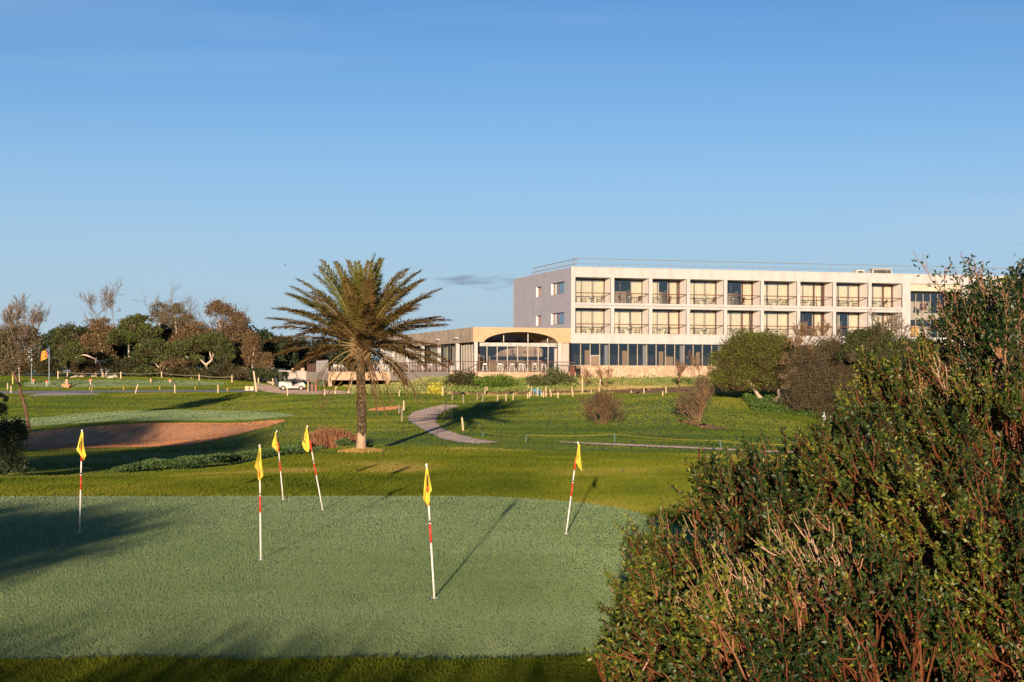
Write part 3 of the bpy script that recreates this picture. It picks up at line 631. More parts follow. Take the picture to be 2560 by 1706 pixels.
roofbox(2205, 2.3, 1.15, 'long beige ventilation unit on the hotel roof behind the safety rail')
# ================================================================== balcony furniture
M_chair = mat('chair_weave', (.12,.075,.05), rough=.6); M_tab = mat('table_metal', (.20,.20,.20), rough=.4, metal=.4)
def chair(name, label, cat, m, mw, h=.45, back=.85, w_=.5):
    t = thing(name, label, cat)
    g = G(); g.box(-w_/2, w_/2, -w_/2, w_/2, h-.04, h); g.build('seat', mw, t)
    g = G(); g.hexa([(-w_/2,w_/2-.03,h+.06),(w_/2,w_/2-.03,h+.06),(w_/2,w_/2,h+.06),(-w_/2,w_/2,h+.06),(-w_/2,w_/2+.07,back),(w_/2,w_/2+.07,back),(w_/2,w_/2+.1,back),(-w_/2,w_/2+.1,back)]); g.build('backrest', mw, t)
    for sx in (-1, 1):
        for sy in (-1, 1):
            x = sx*(w_/2-.02); y = sy*(w_/2-.02)
            g = G(); g.tube([(x*1.1, y*1.15, 0), (x, y, h-.04)], .018, 4); g.build('leg', m, t)
        g = G(); g.tube([(sx*w_/2, -w_/2+.05, h-.02), (sx*w_/2, -w_/2+.05, h+.2), (sx*w_/2, w_/2+.02, h+.2)], .018, 4); g.build('armrest', m, t)
    return t
def table(name, label, m, h=.72, r=.35):
    t = thing(name, label, 'table'); a = np.arange(16)*math.pi/8
    g = G(); g.tube([(0,0,h-.03),(0,0,h)], r, 16); g.build('table_top', m, t)
    g = G(); g.tube([(0,0,.03),(0,0,h-.03)], .03, 6); g.build('stem', m, t)
    g = G(); [g.tube([(0,0,.05),(math.cos(q)*r*.75, math.sin(q)*r*.75, .02)], .018, 4) for q in (0.4, 1.97, 3.54, 5.11)]; g.build('base', m, t)
    return t
ch0 = chair('balcony_chair', 'x', 'chair', M_chair, M_chair); tb0 = table('balcony_table', 'x', M_tab)
ords = ['first', 'second', 'third', 'fourth', 'fifth', 'sixth', 'seventh', 'eighth', 'ninth']
first = True
for row, zf in ((0, ZF1), (1, ZF0)):
    for i, (a, b) in enumerate(bays):
        if row == 1 and i in (7, 8): pass
        isB = UP[i] == 'B'; m = a+(b-a)*(.30 if isB else .52)
        fl_ = 'upper' if row == 0 else 'lower'; tail = '%s balcony bay from the grey end wall, %s floor' % (ords[i], fl_)
        specs = [('l', m-.85, .95, math.radians(90+rng.uniform(-20, 20))), ('r', m+.85, .95, math.radians(-90+rng.uniform(-30, 20)))]
        for sd, x, y, r in specs:
            lab = 'brown %s balcony chair, %s' % ('left' if sd == 'l' else 'right', tail)
            if first and sd == 'l': o = ch0; o.location = wp(x, y, zf+.002); o.rotation_euler[2] = ANG+r; o['label'] = lab; o['group'] = 'chairs on the hotel balconies'
            else: dup(ch0, wp(x, y, zf+.002), ANG+r, lab, 'chairs on the hotel balconies')
        lab = 'round balcony table, %s' % tail
        if first: tb0.location = wp(m, 1.0, zf+.002); tb0['label'] = lab; tb0['group'] = 'tables on the hotel balconies'; first = False
        else: dup(tb0, wp(m, 1.0, zf+.002), 0, lab, 'tables on the hotel balconies')
# egg chairs in the lounge
def eggchair(px, lab):
    s_ = s_at(px, 3.2); t = thing('egg_chair', lab, 'armchair', wp(s_, 3.2, 9.96), ANG+.3, 'armchairs in the glazed lounge')
    g = G(); n = 14; k = 9; V = []
    for j in range(k):
        f = j/(k-1); z = .35+f*1.0; ro = .42*(1-.35*f)+.06*math.sin(f*3)
        for q in range(n):
            a_ = math.pi*(-.15+1.3*q/(n-1)); V.append((ro*math.cos(a_), ro*math.sin(a_)*.9, z-(.35*(1-abs(math.sin(a_)))*f)))
    idx = np.arange(k*n).reshape(k, n); g.add(V, np.stack([idx[:-1,:-1], idx[:-1,1:], idx[1:,1:], idx[1:,:-1]], -1).reshape(-1, 4)); g.tube([(0,.05,.33),(0,.05,.42)], .4, 12)
    g.build('shell', mat('brown_leather', (.22,.06,.03), rough=.5), t)
    g = G(); g.tube([(0,0,.02),(0,0,.33)], .03, 6); g.tube([(0,0,0),(0,0,.03)], .28, 10); g.build('pedestal', M_steel, t)
eggchair(2308, 'brown egg chair left of the other in the glazed upper lounge'); eggchair(2349, 'brown egg chair in the glazed lounge, nearest the indoor plant')
# ================================================================== CLUBHOUSE
ZC, ZV, ZA, ZFl = 7.76, 6.27, 7.32, 3.24
cb = thing('clubhouse', 'low tan concrete clubhouse with an arched front between hotel and palm', 'building', (C0.x, C0.y, 0), ANG)
sC = s_at(1183)                       # front left corner
W2 = Vector((-.29*math.cos(-ANG)-.957*math.sin(-ANG), -.29*math.sin(-ANG)+.957*math.cos(-ANG))).normalized()   # wing direction in hotel frame
WL = 50.
sa0, sa1 = s_at(1209), s_at(1395)
g = G()
n = 28; mid = (sa0+sa1)/2; hw = (sa1-sa0)/2
# arched front wall as strips above the curve
for i in range(n):
    a, b = sa0+(sa1-sa0)*i/n, sa0+(sa1-sa0)*(i+1)/n
    za, zb = [ZV+(ZA-ZV)*max(0., 1-abs((q-mid)/hw)**2.1)**.62 for q in (a, b)]
    g.hexa([(a,-.05,za),(b,-.05,zb),(b,9,zb),(a,9,za),(a,-.05,ZC),(b,-.05,ZC),(b,9,ZC),(a,9,ZC)])
g.box(sC, sa0, -.05, 9, ZV, ZC); g.box(sa1, -.003, -.05, 9, ZV, ZC)
g.build('arched_wall', M_conc, cb)
# left wing parapet beam
g = G(); a = Vector((sC-.002, -.05)); b = a+W2*WL; nW = Vector((W2.y, -W2.x))
g.hexa([(a.x,a.y,ZV),(a.x+nW.x*.4,a.y+nW.y*.4,ZV),(b.x+nW.x*.4,b.y+nW.y*.4,ZV),(b.x,b.y,ZV),(a.x,a.y,ZC-.004),(a.x+nW.x*.4,a.y+nW.y*.4,ZC-.004),(b.x+nW.x*.4,b.y+nW.y*.4,ZC-.004),(b.x,b.y,ZC-.004)])
g.build('parapet', mat('weathered_concrete', (.29,.22,.17), (.44,.34,.26), scale=1.0, rough=.9, bump=.5, bscale=5, c3=(.36,.28,.21)), cb)
g = G(); g.add([(sC+.45,9,ZV+.35),(0,9,ZV+.35),(0,WL,ZV+.35),(b.x+.5,b.y,ZV+.35)], [(0,1,2,3)]); 
g.build('roof', mat('roof_gravel', (.4,.38,.36), (.5,.48,.45), rough=.95), cb)
g = G(); g.add([(sC+.45,.4,ZV-.004),(0,.4,ZV-.004),(0,WL,ZV-.004),(b.x+.5,b.y,ZV-.004)], [(0,1,2,3)])
# only behind the vault
g = G(); g.add([(sC+.4,9,ZV+.02),(-.1,9,ZV+.02),(-.1,WL,ZV+.02),(b.x+.5,b.y,ZV+.02)], [(0,3,2,1)]); g.build('ceiling', M_room, cb)
# interior back walls
M_int = mat('bar_interior', (.16,.11,.08), (.30,.22,.15), scale=.9, rough=.9)
g = G(); g.box(sC+.6, -.1, 11, 11.2, ZFl, ZC-.2); p = a+W2*11+nW*6; q = a+W2*WL+nW*6
g.wall(p, q, ZFl, ZV, .2); g.build('back_wall', M_int, cb)
g = G(); g.box(-1.35, -.9, .05, .5, ZFl, ZV-.004); g.box(-.9, -.12, .3, .5, ZFl, ZV-.004, mi=1); g.box(sa1+.5, -1.351, 1.4, 1.6, ZFl, ZV-.004, mi=2); g.box(-.95,-.6,.28,.299,4.4,4.9,mi=3)
g.build('entrance_wall', [M_conc, M_concg, M_side, M_white], cb)
# white square columns
def clad(s, d, r=.17): g = G(); g.box(s-r, s+r, d-r, d+r, ZFl, ZV-.005); g.build('column', M_white, cb)
clad(s_at(1190, -.03)+.02, .16, .17); clad(s_at(1400, -.03), .16, .17)
for px in (1140, 1094, 1053, 1015, 979, 952):
    u = ray(px, 900)[0]; A0 = wp(a.x, a.y); D0 = wp(a.x+W2.x, a.y+W2.y)-A0; t = (u*A0.y-A0.x)/(D0.x-u*D0.y); q = a+W2*t+nW*.16; clad(q.x, q.y, .19)
# glazing of the arch: eight leaves with a clear beam above
g = G(); gx = [s_at(p) for p in (1200, 1218.5, 1244, 1269.5, 1295, 1320.5, 1346.5, 1371.5, 1393)]
for q in gx[1:-1]: g.box(q-.03, q+.03, .12, .2, ZFl, ZV-.42)
for px, tp in ((1261, 6.98), (1322, 7.15), (1371, 6.72)): q = s_at(px); g.box(q-.04, q+.04, .3, .38, ZV, tp)
fo = g.build('glazed_screen', mat('white_metal', (.42,.37,.32), rough=.5), cb)
g = G(); g.box(gx[0], gx[-1], .08, .24, ZV-.42, ZV-.05); g.build('screen_beam', mat('cloudy_beam', (.24,.23,.22), (.42,.39,.36), scale=3, rough=.35), fo)
g = G(); g.add([(gx[0], .16, ZFl+.02), (gx[-1], .16, ZFl+.02), (gx[-1], .16, ZV-.42), (gx[0], .16, ZV-.42)], [(0,1,2,3)]); g.build('pane', glass('bar_glass', (.70,.70,.68), .10), fo)
# wing glazing: dark leaves, pale curtains, folded white leaves
g = G(); c_ = G(); gl = G()
def wq(t, o=0): q = a+W2*t+nW*o; return (q.x, q.y)
for t in np.arange(.7, WL, 1.5): 
    g.wall(wq(t, .6), wq(t+.09, .6), ZFl, ZV-.01, .08)
for t in np.arange(.7, 6.0, .62): g.wall(wq(t, .35), wq(t+.12, .35), ZFl, ZV-.25, .06, mi=1)
for t in np.arange(24, 48, .8): g.wall(wq(t, .35), wq(t+.16, .35), ZFl, ZV-.25, .06, mi=1)
fo = g.build('wing_window', [M_dark, mat('white_metal', (.42,.37,.32), rough=.5)], cb)
for t0, t1 in ((8.5, 12.5), (14.5, 16.2), (17.5, 22), (25, 31), (33, 44)):
    c_.wall(wq(t0, 1.1), wq(t1, 1.1), ZFl, ZV-.02, .05)
c_.build('curtain', M_curt, fo)
q0, q1 = wq(.5, .64), wq(WL, .64); gl.add([(*q0, ZFl), (*q1, ZFl), (*q1, ZV), (*q0, ZV)], [(0,1,2,3)]); gl.build('pane', M_glass, fo)
for px, py in ((1099, 851), (1146, 847)):
    u = ray(px, 900)[0]; A0 = wp(a.x, a.y); D0 = wp(a.x+W2.x, a.y+W2.y)-A0; t = (u*A0.y-A0.x)/(D0.x-u*D0.y)
    q = a+W2*t-nW*.36; g = G(); g.wall((q.x, q.y), (q.x+W2.x*.8, q.y+W2.y*.8), 6.72, 6.86, -.35); g.build('wall_lamp', M_white, cb)
# pendant lamps behind the glass
for px, py in ((1254,873),(1312,880),(1357,877),(1365,895),(1303,892),(1285,888),(1276,890)):
    q = s_at(px, 3); z = z_at(px, py, q, 3); g = G(); g.tube([(q,3,z-.16),(q,3,z),(q,3,z+.10)], [.17,.14,.03], 8); g.tube([(q,3,z+.1),(q,3,ZV+.3)], .01, 3); g.build('pendant_lamp', M_dark if py > 885 else M_chair, cb)
# ------------------------------------------------------------------ terrace
T_ = Vector((-6.1+.05, 145.2)); 
def wl(X, Y): q = loc2(X, Y); return Vector(q)
Tl = wl(T_.x, T_.y); Al = Vector((s_at(1440, Tl.y), Tl.y))
def hitpx(P, D, px):
    u = ray(px, 930)[0]; A0 = wp(P.x, P.y); D0 = wp(P.x+D.x, P.y+D.y)-A0; return P+D*((u*A0.y-A0.x)/(D0.x-u*D0.y))
Bl = hitpx(Tl, W2, 975); Dl = hitpx(Bl, Vector((-1, 0)), 820); El = hitpx(Dl, W2, 765)
terr = thing('terrace', 'raised clubhouse terrace clad in stone and grey panels behind the palm', 'terrace', (C0.x, C0.y, 0), ANG)
far = sC
g = G()
def slabp(P, z0, z1, mi=0):
    n = len(P); V = [(p.x, p.y, z0) for p in P]+[(p.x, p.y, z1) for p in P]
    g.v.append(np.array(V)); o = g.n; g.n += 2*n
    # fan quads
    fs = [[o+i, o+(i+1) % n, o+n+(i+1) % n, o+n+i] for i in range(n)]; g.f.append(np.array(fs)); g.t.append(np.full(n, .5)); g.m.append(np.full(n, mi, int))
    if n == 4:
        g.f.append(np.array([[o+3, o+2, o+1, o], [o+4, o+5, o+6, o+7]])); g.t.append(np.full(2, .5)); g.m.append(np.full(2, mi, int))
back = Vector((.0, 60)); iw = .35
slabp([Tl+Vector((iw,iw)), Al+Vector((0,iw)), Vector((Al.x, .4)), Vector((sC-.2+W2.x*0, .4))], ZFl-.25, ZFl)
q1 = Bl+Vector((iw,iw)); slabp([q1, Tl+Vector((iw,iw)), Vector((sC-.2, .42)), Vector((sC, .42))+W2*26], ZFl-.25, ZFl)
slabp([Dl+Vector((iw,iw)), Bl+Vector((iw,iw+.01)), Bl+Vector((8,26)), Dl+Vector((0,30))], ZFl-.25, ZFl-.002)
slabp([El+Vector((iw,iw)), Dl+Vector((iw,iw)), Dl+Vector((6,20)), El+Vector((6,20))], ZFl-.25, ZFl-.004)
slabp([Vector((sC, .42)), Vector((0, .42)), Vector((0, 30)), Vector((sC, .42))+W2*45], ZFl-.25, ZFl-.006)
g.build('terrace_floor', M_floor, terr)
def edge(P, Q, z0, z1, m, nm='edge_wall', th=.3):
    g = G(); g.wall(P, Q, z0, z1, th); return g.build(nm, m, terr)
zt_e = ZFl+.02
edge(Tl, Al, 1.4, zt_e, M_stone, 'stone_wall'); edge(Bl, Tl+Vector((0, .001)), 2.25, zt_e, M_concg, 'grey_wall')
edge(Dl, Bl, 2.28, zt_e, M_stone, 'stone_wall'); edge(El, Dl, 2.2, zt_e, M_concg, 'grey_wall')
# under the left part: piers, dark garage, wall
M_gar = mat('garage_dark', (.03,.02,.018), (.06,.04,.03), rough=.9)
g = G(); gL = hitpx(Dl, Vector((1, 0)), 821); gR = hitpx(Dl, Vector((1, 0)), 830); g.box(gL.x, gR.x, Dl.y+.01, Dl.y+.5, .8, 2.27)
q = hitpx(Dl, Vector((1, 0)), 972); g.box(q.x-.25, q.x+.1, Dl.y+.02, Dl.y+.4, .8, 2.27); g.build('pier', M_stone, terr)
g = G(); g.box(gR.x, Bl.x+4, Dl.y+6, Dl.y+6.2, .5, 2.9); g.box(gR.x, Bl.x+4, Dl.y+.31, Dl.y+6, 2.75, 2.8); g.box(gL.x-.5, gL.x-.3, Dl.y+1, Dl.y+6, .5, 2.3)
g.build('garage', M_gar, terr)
g = G(); p0, p1 = hitpx(Dl, Vector((1, 0)), 916), hitpx(Dl, Vector((1, 0)), 968); g.box(p0.x, p1.x, Dl.y+.8, Dl.y+1, .8, 1.75); g.build('low_wall', mat('green_render', (.42,.46,.26), (.5,.52,.32), scale=2, rough=.9), terr)
g = G(); g.wall(hitpx(Dl, W2, 818)+Vector((-.5,0)), hitpx(Dl, W2, 787)+Vector((-.5,0)), .6, 2.19, -.2); g.build('green_panel', mat('green_cloth', (.12,.14,.08), (.17,.19,.11), scale=2, rough=.9), terr)
# railing
def railrun(P, Q, nm='railing', every=1.35, m=None):
    g = G(); d = (Q-P); Ln = d.length; d = d/Ln; nn = Vector((-d.y, d.x)); z = ZFl
    for t in np.arange(.02, Ln, every):
        p = P+d*t+nn*.12; g.wall(p, p+d*.07, z, z+1.0, .06)
    for zz, th in ((1.0, .07), ):
        g.wall(P+nn*.1, Q+nn*.1, z+zz, z+zz+th, .12)
    for t in np.arange(.3, Ln, .34):
        p = P+d*t+nn*.14; g.wall(p, p+d*.022, z+.12, z+1.0, .02)
    g.wall(P+nn*.13, Q+nn*.13, z+.1, z+.14, .03)
    g.build(nm, mat('rail_paint', (.09,.04,.03), rough=.5), terr)
railrun(Tl, Al); railrun(Bl, Tl); railrun(Dl, Bl); railrun(El, Dl)
g = G(); g.box(Al.x-.6, Al.x-.1, Al.y-.02, Al.y+.6, ZFl-.9, ZFl+.6); g.build('gate_post', M_brown, terr)
t = thing('slat_screen', 'screen of upright white slats at the left end of the terrace', 'screen', wp(Dl.x, Dl.y, ZFl), ANG)
g = G()
for k in range(10):
    q = hitpx(Dl+Vector((0,1.2)), W2, 818-k*2.9)-Dl; g.wall((q.x, q.y), (q.x+W2.x*.25+.18, q.y+W2.y*.25), 0, 1.35, .05)
g.build('slats', M_white, t)
q0 = hitpx(Dl+Vector((0,1.2)), W2, 818)-Dl; q1 = hitpx(Dl+Vector((0,1.2)), W2, 791)-Dl; g = G(); g.wall(q0, q1, 1.36, 1.44, .08); g.build('top_rail', M_brown, t)
# small stone wall left of terrace
t = thing('garden_wall', 'short stone wall with a small square post left of the terrace', 'wall', at(745, 935, 186))
g = G(); g.box(-1.3, 1.2, 0, .3, -1.6, .35); g.build('wall', M_concg, t); g = G(); g.box(-.8, -.45, -.05, .35, .351, .7); g.box(.2, .8, -.05, .35, .351, .75); g.build('post', M_stone, t)
# bar stools and terrace chairs
M_wc = mat('white_plastic', (.50,.46,.43), rough=.5)
def stool(label):
    t = thing('bar_stool', label, 'stool'); g = G(); g.box(-.2,.2,-.2,.2,.72,.76); g.build('seat', M_wc, t)
    g = G(); g.box(-.19,.19,.16,.2,.761,.93); g.build('backrest', M_wc, t)
    for sx in (-1,1):
        for sy in (-1,1): g = G(); g.tube([(sx*.27,sy*.27,0),(sx*.16,sy*.16,.72)], .026, 4); g.build('leg', M_wc, t)
    g = G(); g.tube([(-.24,-.24,.22),(.24,-.24,.22),(.24,.24,.22),(-.24,.24,.22),(-.24,-.24,.22)], .018, 4, cap=False); g.tube([(-.2,-.2,.5),(.2,-.2,.5),(.2,.2,.5),(-.2,.2,.5),(-.2,-.2,.5)], .015, 4, cap=False); g.build('footrest', M_wc, t); return t
st0 = None
for k, (px, d) in enumerate(((1213,1.0),(1250,1.0),(1257,1.5),(1281,1.1),(1300,1.0),(1307,1.4),(1360,1.1),(1337,1.8))):
    s_ = s_at(px, Tl.y+d); lab = '%s white bar stool from the left along the terrace rail under the arch' % ords[k]
    p = wp(s_, Tl.y+d, ZFl)
    if st0 is None: st0 = stool(lab); st0.location = p; st0.rotation_euler[2] = .2; st0['group'] = 'bar stools on the terrace'
    else: dup(st0, p, rng.uniform(-.6, .6), lab, 'bar stools on the terrace')
wc0 = None
pts = [(1066,4),(1083,3),(1100,4),(1049,5),(1032,4),(1008,4),(990,3),(975,5)]
for k, (px, off) in enumerate(pts):
    u = ray(px, 930)[0]; q = hitpx(Tl+Vector((.9,.3)), W2, px); lab = '%s white terrace chair from the right behind the grey panel' % ords[k]
    p = wp(q.x+.1*off, q.y, ZFl)
    if wc0 is None: wc0 = chair('terrace_chair', lab, 'chair', M_wc, M_wc, back=.88); wc0.location = p; wc0['group'] = 'white chairs on the terrace'
    else: dup(wc0, p, rng.uniform(0, 6), lab, 'white chairs on the terrace')
for k, px in enumerate((835, 848, 862, 930, 944, 957, 968)):
    q = hitpx(Dl+Vector((0,.8)), Vector((1,0)), px); dup(wc0, wp(q.x, q.y, ZFl), rng.uniform(0, 6), '%s white terrace chair from the left above the garage opening' % ords[k], 'white chairs on the terrace')
q = hitpx(Tl+Vector((1.2,.5)), W2, 1130); t = thing('drum_table', 'round white drum table on the terrace near its rail corner', 'table', wp(q.x, q.y, ZFl))
g = G(); g.tube([(0,0,0),(0,0,.2),(0,0,.55),(0,0,.6)], [.26,.34,.34,.3], 14, cap=True); g.build('drum', M_wc, t); g = G(); g.tube([(0,0,.601),(0,0,.63)], .38, 14); g.build('table_top', M_wc, t)
q = hitpx(Tl+Vector((1.3,.5)), W2, 1012); t = thing('waste_bin', 'dark oval bin among the white chairs on the terrace', 'bin', wp(q.x, q.y, ZFl))
g = G(); g.tube([(0,0,0),(0,0,.4),(0,0,.8)], [.3,.38,.36], 12); g.build('body', M_dark, t); g = G(); g.tube([(0,0,.801),(0,0,.87)], [.38,.3], 12); g.build('lid', M_dark, t)
# ================================================================== COURSE FURNITURE
M_postl = mat('pale_timber', (.46,.33,.20), (.56,.42,.28), scale=9, rough=.8, bump=.5, bscale=20, stretch=(1,1,.3)); M_postd = mat('dark_timber', (.16,.13,.10), (.26,.21,.16), scale=9, rough=.85, bump=.5, bscale=20, stretch=(1,1,.3))
M_rope = mat('yellow_rope', (.34,.26,.03), rough=.8)
def post(px0, top, px1, base, wpx, m, label, group, ymin=60):
    p = gp(px1, base, ymin); Y = p.y; q = at(px0, top, Y); r = wpx/F*Y/2
    g = G(); h = q-p
    g.tube([(0,0,-.15),(h.x*.35,0,h.z*.35),(h.x*.93,0,h.z*.93),(h.x,0,h.z)], [r, r*.97, r*.92, r*.72], 7)
    o = g.build('timber_post', m, loc=p); tag(o, label, 'post', group); return o, q
rows = {
 'far': [(145,927,145,947,3),(302,930,302,947,3.5),(404,929,404,945,3),(498,936,498,953,3),(580,939,580,958,3),(646,945,646,959,3.5),(682,946,682,964,3)],
 'road': [(19,958,19,975,3),(27.5,965,27.5,983,3),(231,960,229,982,2.6),(345,961,338,984,3),(437,962,437,985,3),(545,962,545,983,3),(634,928,641,980,4.5),(718,970,719,990,3.2),(812,972,811,990,3),(841,966,836,986,4),(879,952,869,985,4)],
 'mound': [(938,966,938,985,3),(998,975,998,991,2.5),(1015,965,1015,980,2.5),(1107,967,1107,990,3.5),(1213,968,1212,987,2.5),(1218,967,1218,981,2.5),(1321,964,1321,976,2.5),(1329,967,1327,991,2.5),(1319,983,1319,997,2.5),(1323.5,980,1323.5,996,3),(1344,969,1344,992,2.6),(1354,982,1354,992,2.5),(1359,979,1359,994,3.2),(1365,966,1365,993,2.6),(1375,974,1379,993,3),(1395,980,1395,995,3),(1430,967,1430,981,2.6),(1432,979,1432,992,3)],
 'path': [(1131,985,1131,1001,3.5),(1158,986,1159,1008,4),(1193,982,1194,1001,3.5),(1207,984,1207,1005,3.5),(1244,987,1244,1004,3),(1265,985,1265,1004,3),(1283,983,1283,1001,2.6),(1009.5,1002,1009.5,1026,4),(1005,1022,1005,1052,5),(998,1012,997,1035,4),(1116,1001,1110,1038,3.2),(1132,1026,1128,1049,4),(1155,1043,1158,1077,5)],
 'slope': [(1665,967,1665,984,3),(1610,971,1610,985,2.8),(1657,978,1657,990,2.8),(1578,976,1578,983,2.2),(1501,948,1498,982,3),(1478,976,1478,986,2.4),(1456,946,1456,986,3.5)]}
nums = ['first','second','third','fourth','fifth','sixth','seventh','eighth','ninth','tenth','eleventh','twelfth','thirteenth','fourteenth','fifteenth','sixteenth','seventeenth','eighteenth']
desc = {'far': 'pale timber post before the far trees, %s from the left of that row', 'road': 'pale timber post beside the far cart path and road, %s from the left',
 'mound': 'pale timber stake before the terrace bushes, %s from the left', 'path': 'timber post beside the curving gravel path, %s of those', 'slope': 'pale stake below the stone base of the hotel, %s from the right'}
tops = {}
for k, lst in rows.items():
    order = sorted(range(len(lst)), key=lambda i: lst[i][2]*(-1 if k == 'slope' else 1))
    for rank, i in enumerate(order):
        x0, t0, x1, b0, wd = lst[i]
        dk = (k == 'path' and i in (0,1,2,3,8,9,10,11)) or (k == 'road' and i == 2)
        _, q = post(x0, t0, x1, b0, wd, M_postd if dk else M_postl, desc[k] % nums[rank], 'timber posts marking the paths', 60)
        tops[(k, i)] = q
def rope(P, Q, r, sag, label, m=M_rope):
    n = 10; pts = []
    for i in range(n+1):
        f = i/n; p = P.lerp(Q, f); p.z -= sag*4*f*(1-f); pts.append(p)
    g = G(); c = pts[0].copy(); g.tube([p-c for p in pts], r, 4); o = g.build('rope', m, loc=c); tag(o, label, 'rope', 'ropes strung between the posts'); return o
rp_ = [(1207,1079,1207,1094,3.2),(1315,1086,1315,1106,4),(1537,1084,1537,1106,4),(1799,1100,1803,1120,5)]
last = None
for i, (x0, t0, x1, b0, wd) in enumerate(rp_):
    _, q = post(x0, t0, x1, b0, wd, mat('green_post', (.05,.10,.08), rough=.6), 'short dark green rope post by the gravel track, %s from the left' % nums[i], 'green posts of the yellow rope', 50)
    if last: rope(last, q-Vector((0,0,.03)), .009, .06, 'yellow rope sagging from the %s to the %s green post' % (nums[i-1], nums[i]))
    last = q-Vector((0,0,.03))
rope(last, at(2010, 1112, last.y-2), .009, .06, 'yellow rope running right from the last green post into the bushes')
ys_ = [(224,968,224,976,2),(309,966,309,976,2),(399,965,399,975,2.2),(488,967,488,975,2.2),(568,970,568,979,2.2),(642,966,642,978,2.5)]
last = None
for i, (x0, t0, x1, b0, wd) in enumerate(ys_):
    _, q = post(x0, t0, x1, b0, wd, mat('ochre_post', (.44,.28,.05), rough=.7), 'short yellow stake before the practice green, %s from the left' % nums[i], 'yellow stakes of the practice green', 110)
    if last: rope(last, q, .012, .05, 'thin yellow rope from the %s to the %s yellow stake' % (nums[i-1], nums[i]))
    last = q
for a_, b_, nm in ((0,1,'first and second'),(1,2,'second and third'),(2,3,'third and fourth'),(3,4,'fourth and fifth')):
    rope(tops[('far', a_)]-Vector((0,0,.15)), tops[('far', b_)]-Vector((0,0,.15)), .014, .12, 'thin rope between the %s posts before the far trees' % nm, mat('grey_rope', (.42,.36,.24), rough=.9))
# ------------------------------------------------------------------ practice pins
M_pw = mat('pole_white', (.58,.54,.50), rough=.35); M_pr = mat('pole_red', (.60,.03,.02), rough=.35); M_pb = mat('pole_black', (.03,.02,.02), rough=.4)
M_flag = bpy.data.materials.new('flag_yellow'); M_flag.use_nodes = True; t_ = M_flag.node_tree; p_ = t_.nodes['Principled BSDF']
p_.inputs['Base Color'].default_value = (.78,.59,.06,1); p_.inputs['Roughness'].default_value = .75
tr_ = N(t_, 'ShaderNodeBsdfTranslucent'); tr_.inputs[0].default_value = (.78,.6,.06,1); ms_ = N(t_, 'ShaderNodeMixShader'); ms_.inputs[0].default_value = .3
t_.links.new(p_.outputs[0], ms_.inputs[1]); t_.links.new(tr_.outputs[0], ms_.inputs[2]); t_.links.new(ms_.outputs[0], t_.nodes['Material Output'].inputs[0])
M_mark = mat('print_black', (.03,.02,.02), rough=.7)
pins = [
 ((199,1332),(205,1077), [(-.0,0,0),(-.95,.86,.06),(1.0,1.12,.02)], 'at the far left, foot in the blue shade', .78),
 ((652,1402),(649,1115), [(-.1,0,0),(-.9,.62,.05),(.7,1.0,.02)], 'upright and nearest of the left group', .98),
 ((708,1251),(692,1078), [(0,0,0),(-1.15,.66,.05),(-.2,1.0,.02)], 'at the green back edge before the low hedge', .60),
 ((807,1277),(768,1066), [(-.1,0,0),(-1.1,.7,.05),(-.35,1.1,.03)], 'leaning strongly left below the russet bush', .62),
 ((1086,1498),(1066,1163), [(0,0,0),(-.3,.88,.04),(.5,.72,.0)], 'nearest of all, middle of the green', .78),
 ((1415,1337),(1445,1107), [(.2,0,0),(.1,.62,.03),(.95,1.05,.05)], 'leaning right at the right side of the green', .72)]
# outline of each hanging flag in pixels from the pole top: left edge and right edge rows (y, xl, xr)
FL = [ [(4,-1,4),(20,-5,5.5),(40,-9,7),(48,-12,9),(55,-5,11),(62,-1,13),(68,4,9),(74,6,7)],
       [(4,0,4),(20,-3,5),(36,-7,6),(52,-12,8),(60,-5,9),(68,-3,10.5),(76,-4,11),(86,-3,2)],
       [(2,-3,-1),(12,-5,0),(24,-9,1.5),(34,-12,3),(39,-11,3.5),(46,-5,4),(52,1,4.6)],
       [(3,-2,0),(14,-5,2.5),(30,-9,5),(44,-13,6),(52,-10,7),(58,-7,6),(65,1,4)],
       [(8,-1,4),(30,-3,8),(55,-5,13),(62,-5.5,15),(70,-6,9),(82,-7,9),(90,-4,10),(101,3,5)],
       [(4,0,4),(20,-2.5,5.5),(34,-5,7),(47,-8,8.5),(53,-2,9.5),(60,1,10.5),(71,9.5,11.5)] ]
MK = [ [(-1,27,-6,34,-5,44,-2.5,46),(2,7)], [(-1,31,-5.5,42,-3,54,-.5,60),(2,7)], [(-8,32.5,-4,36,0,36,2,34),(2,5)], [(-4,24,-9,31,-7,39,-5,42),(2,5)], [(1,39,5,47,3,58,-1,66),(2,8)], [(-1,29,2,33,1,37,-1,42),(2,5)] ]
fg = 'yellow flagsticks on the putting green'
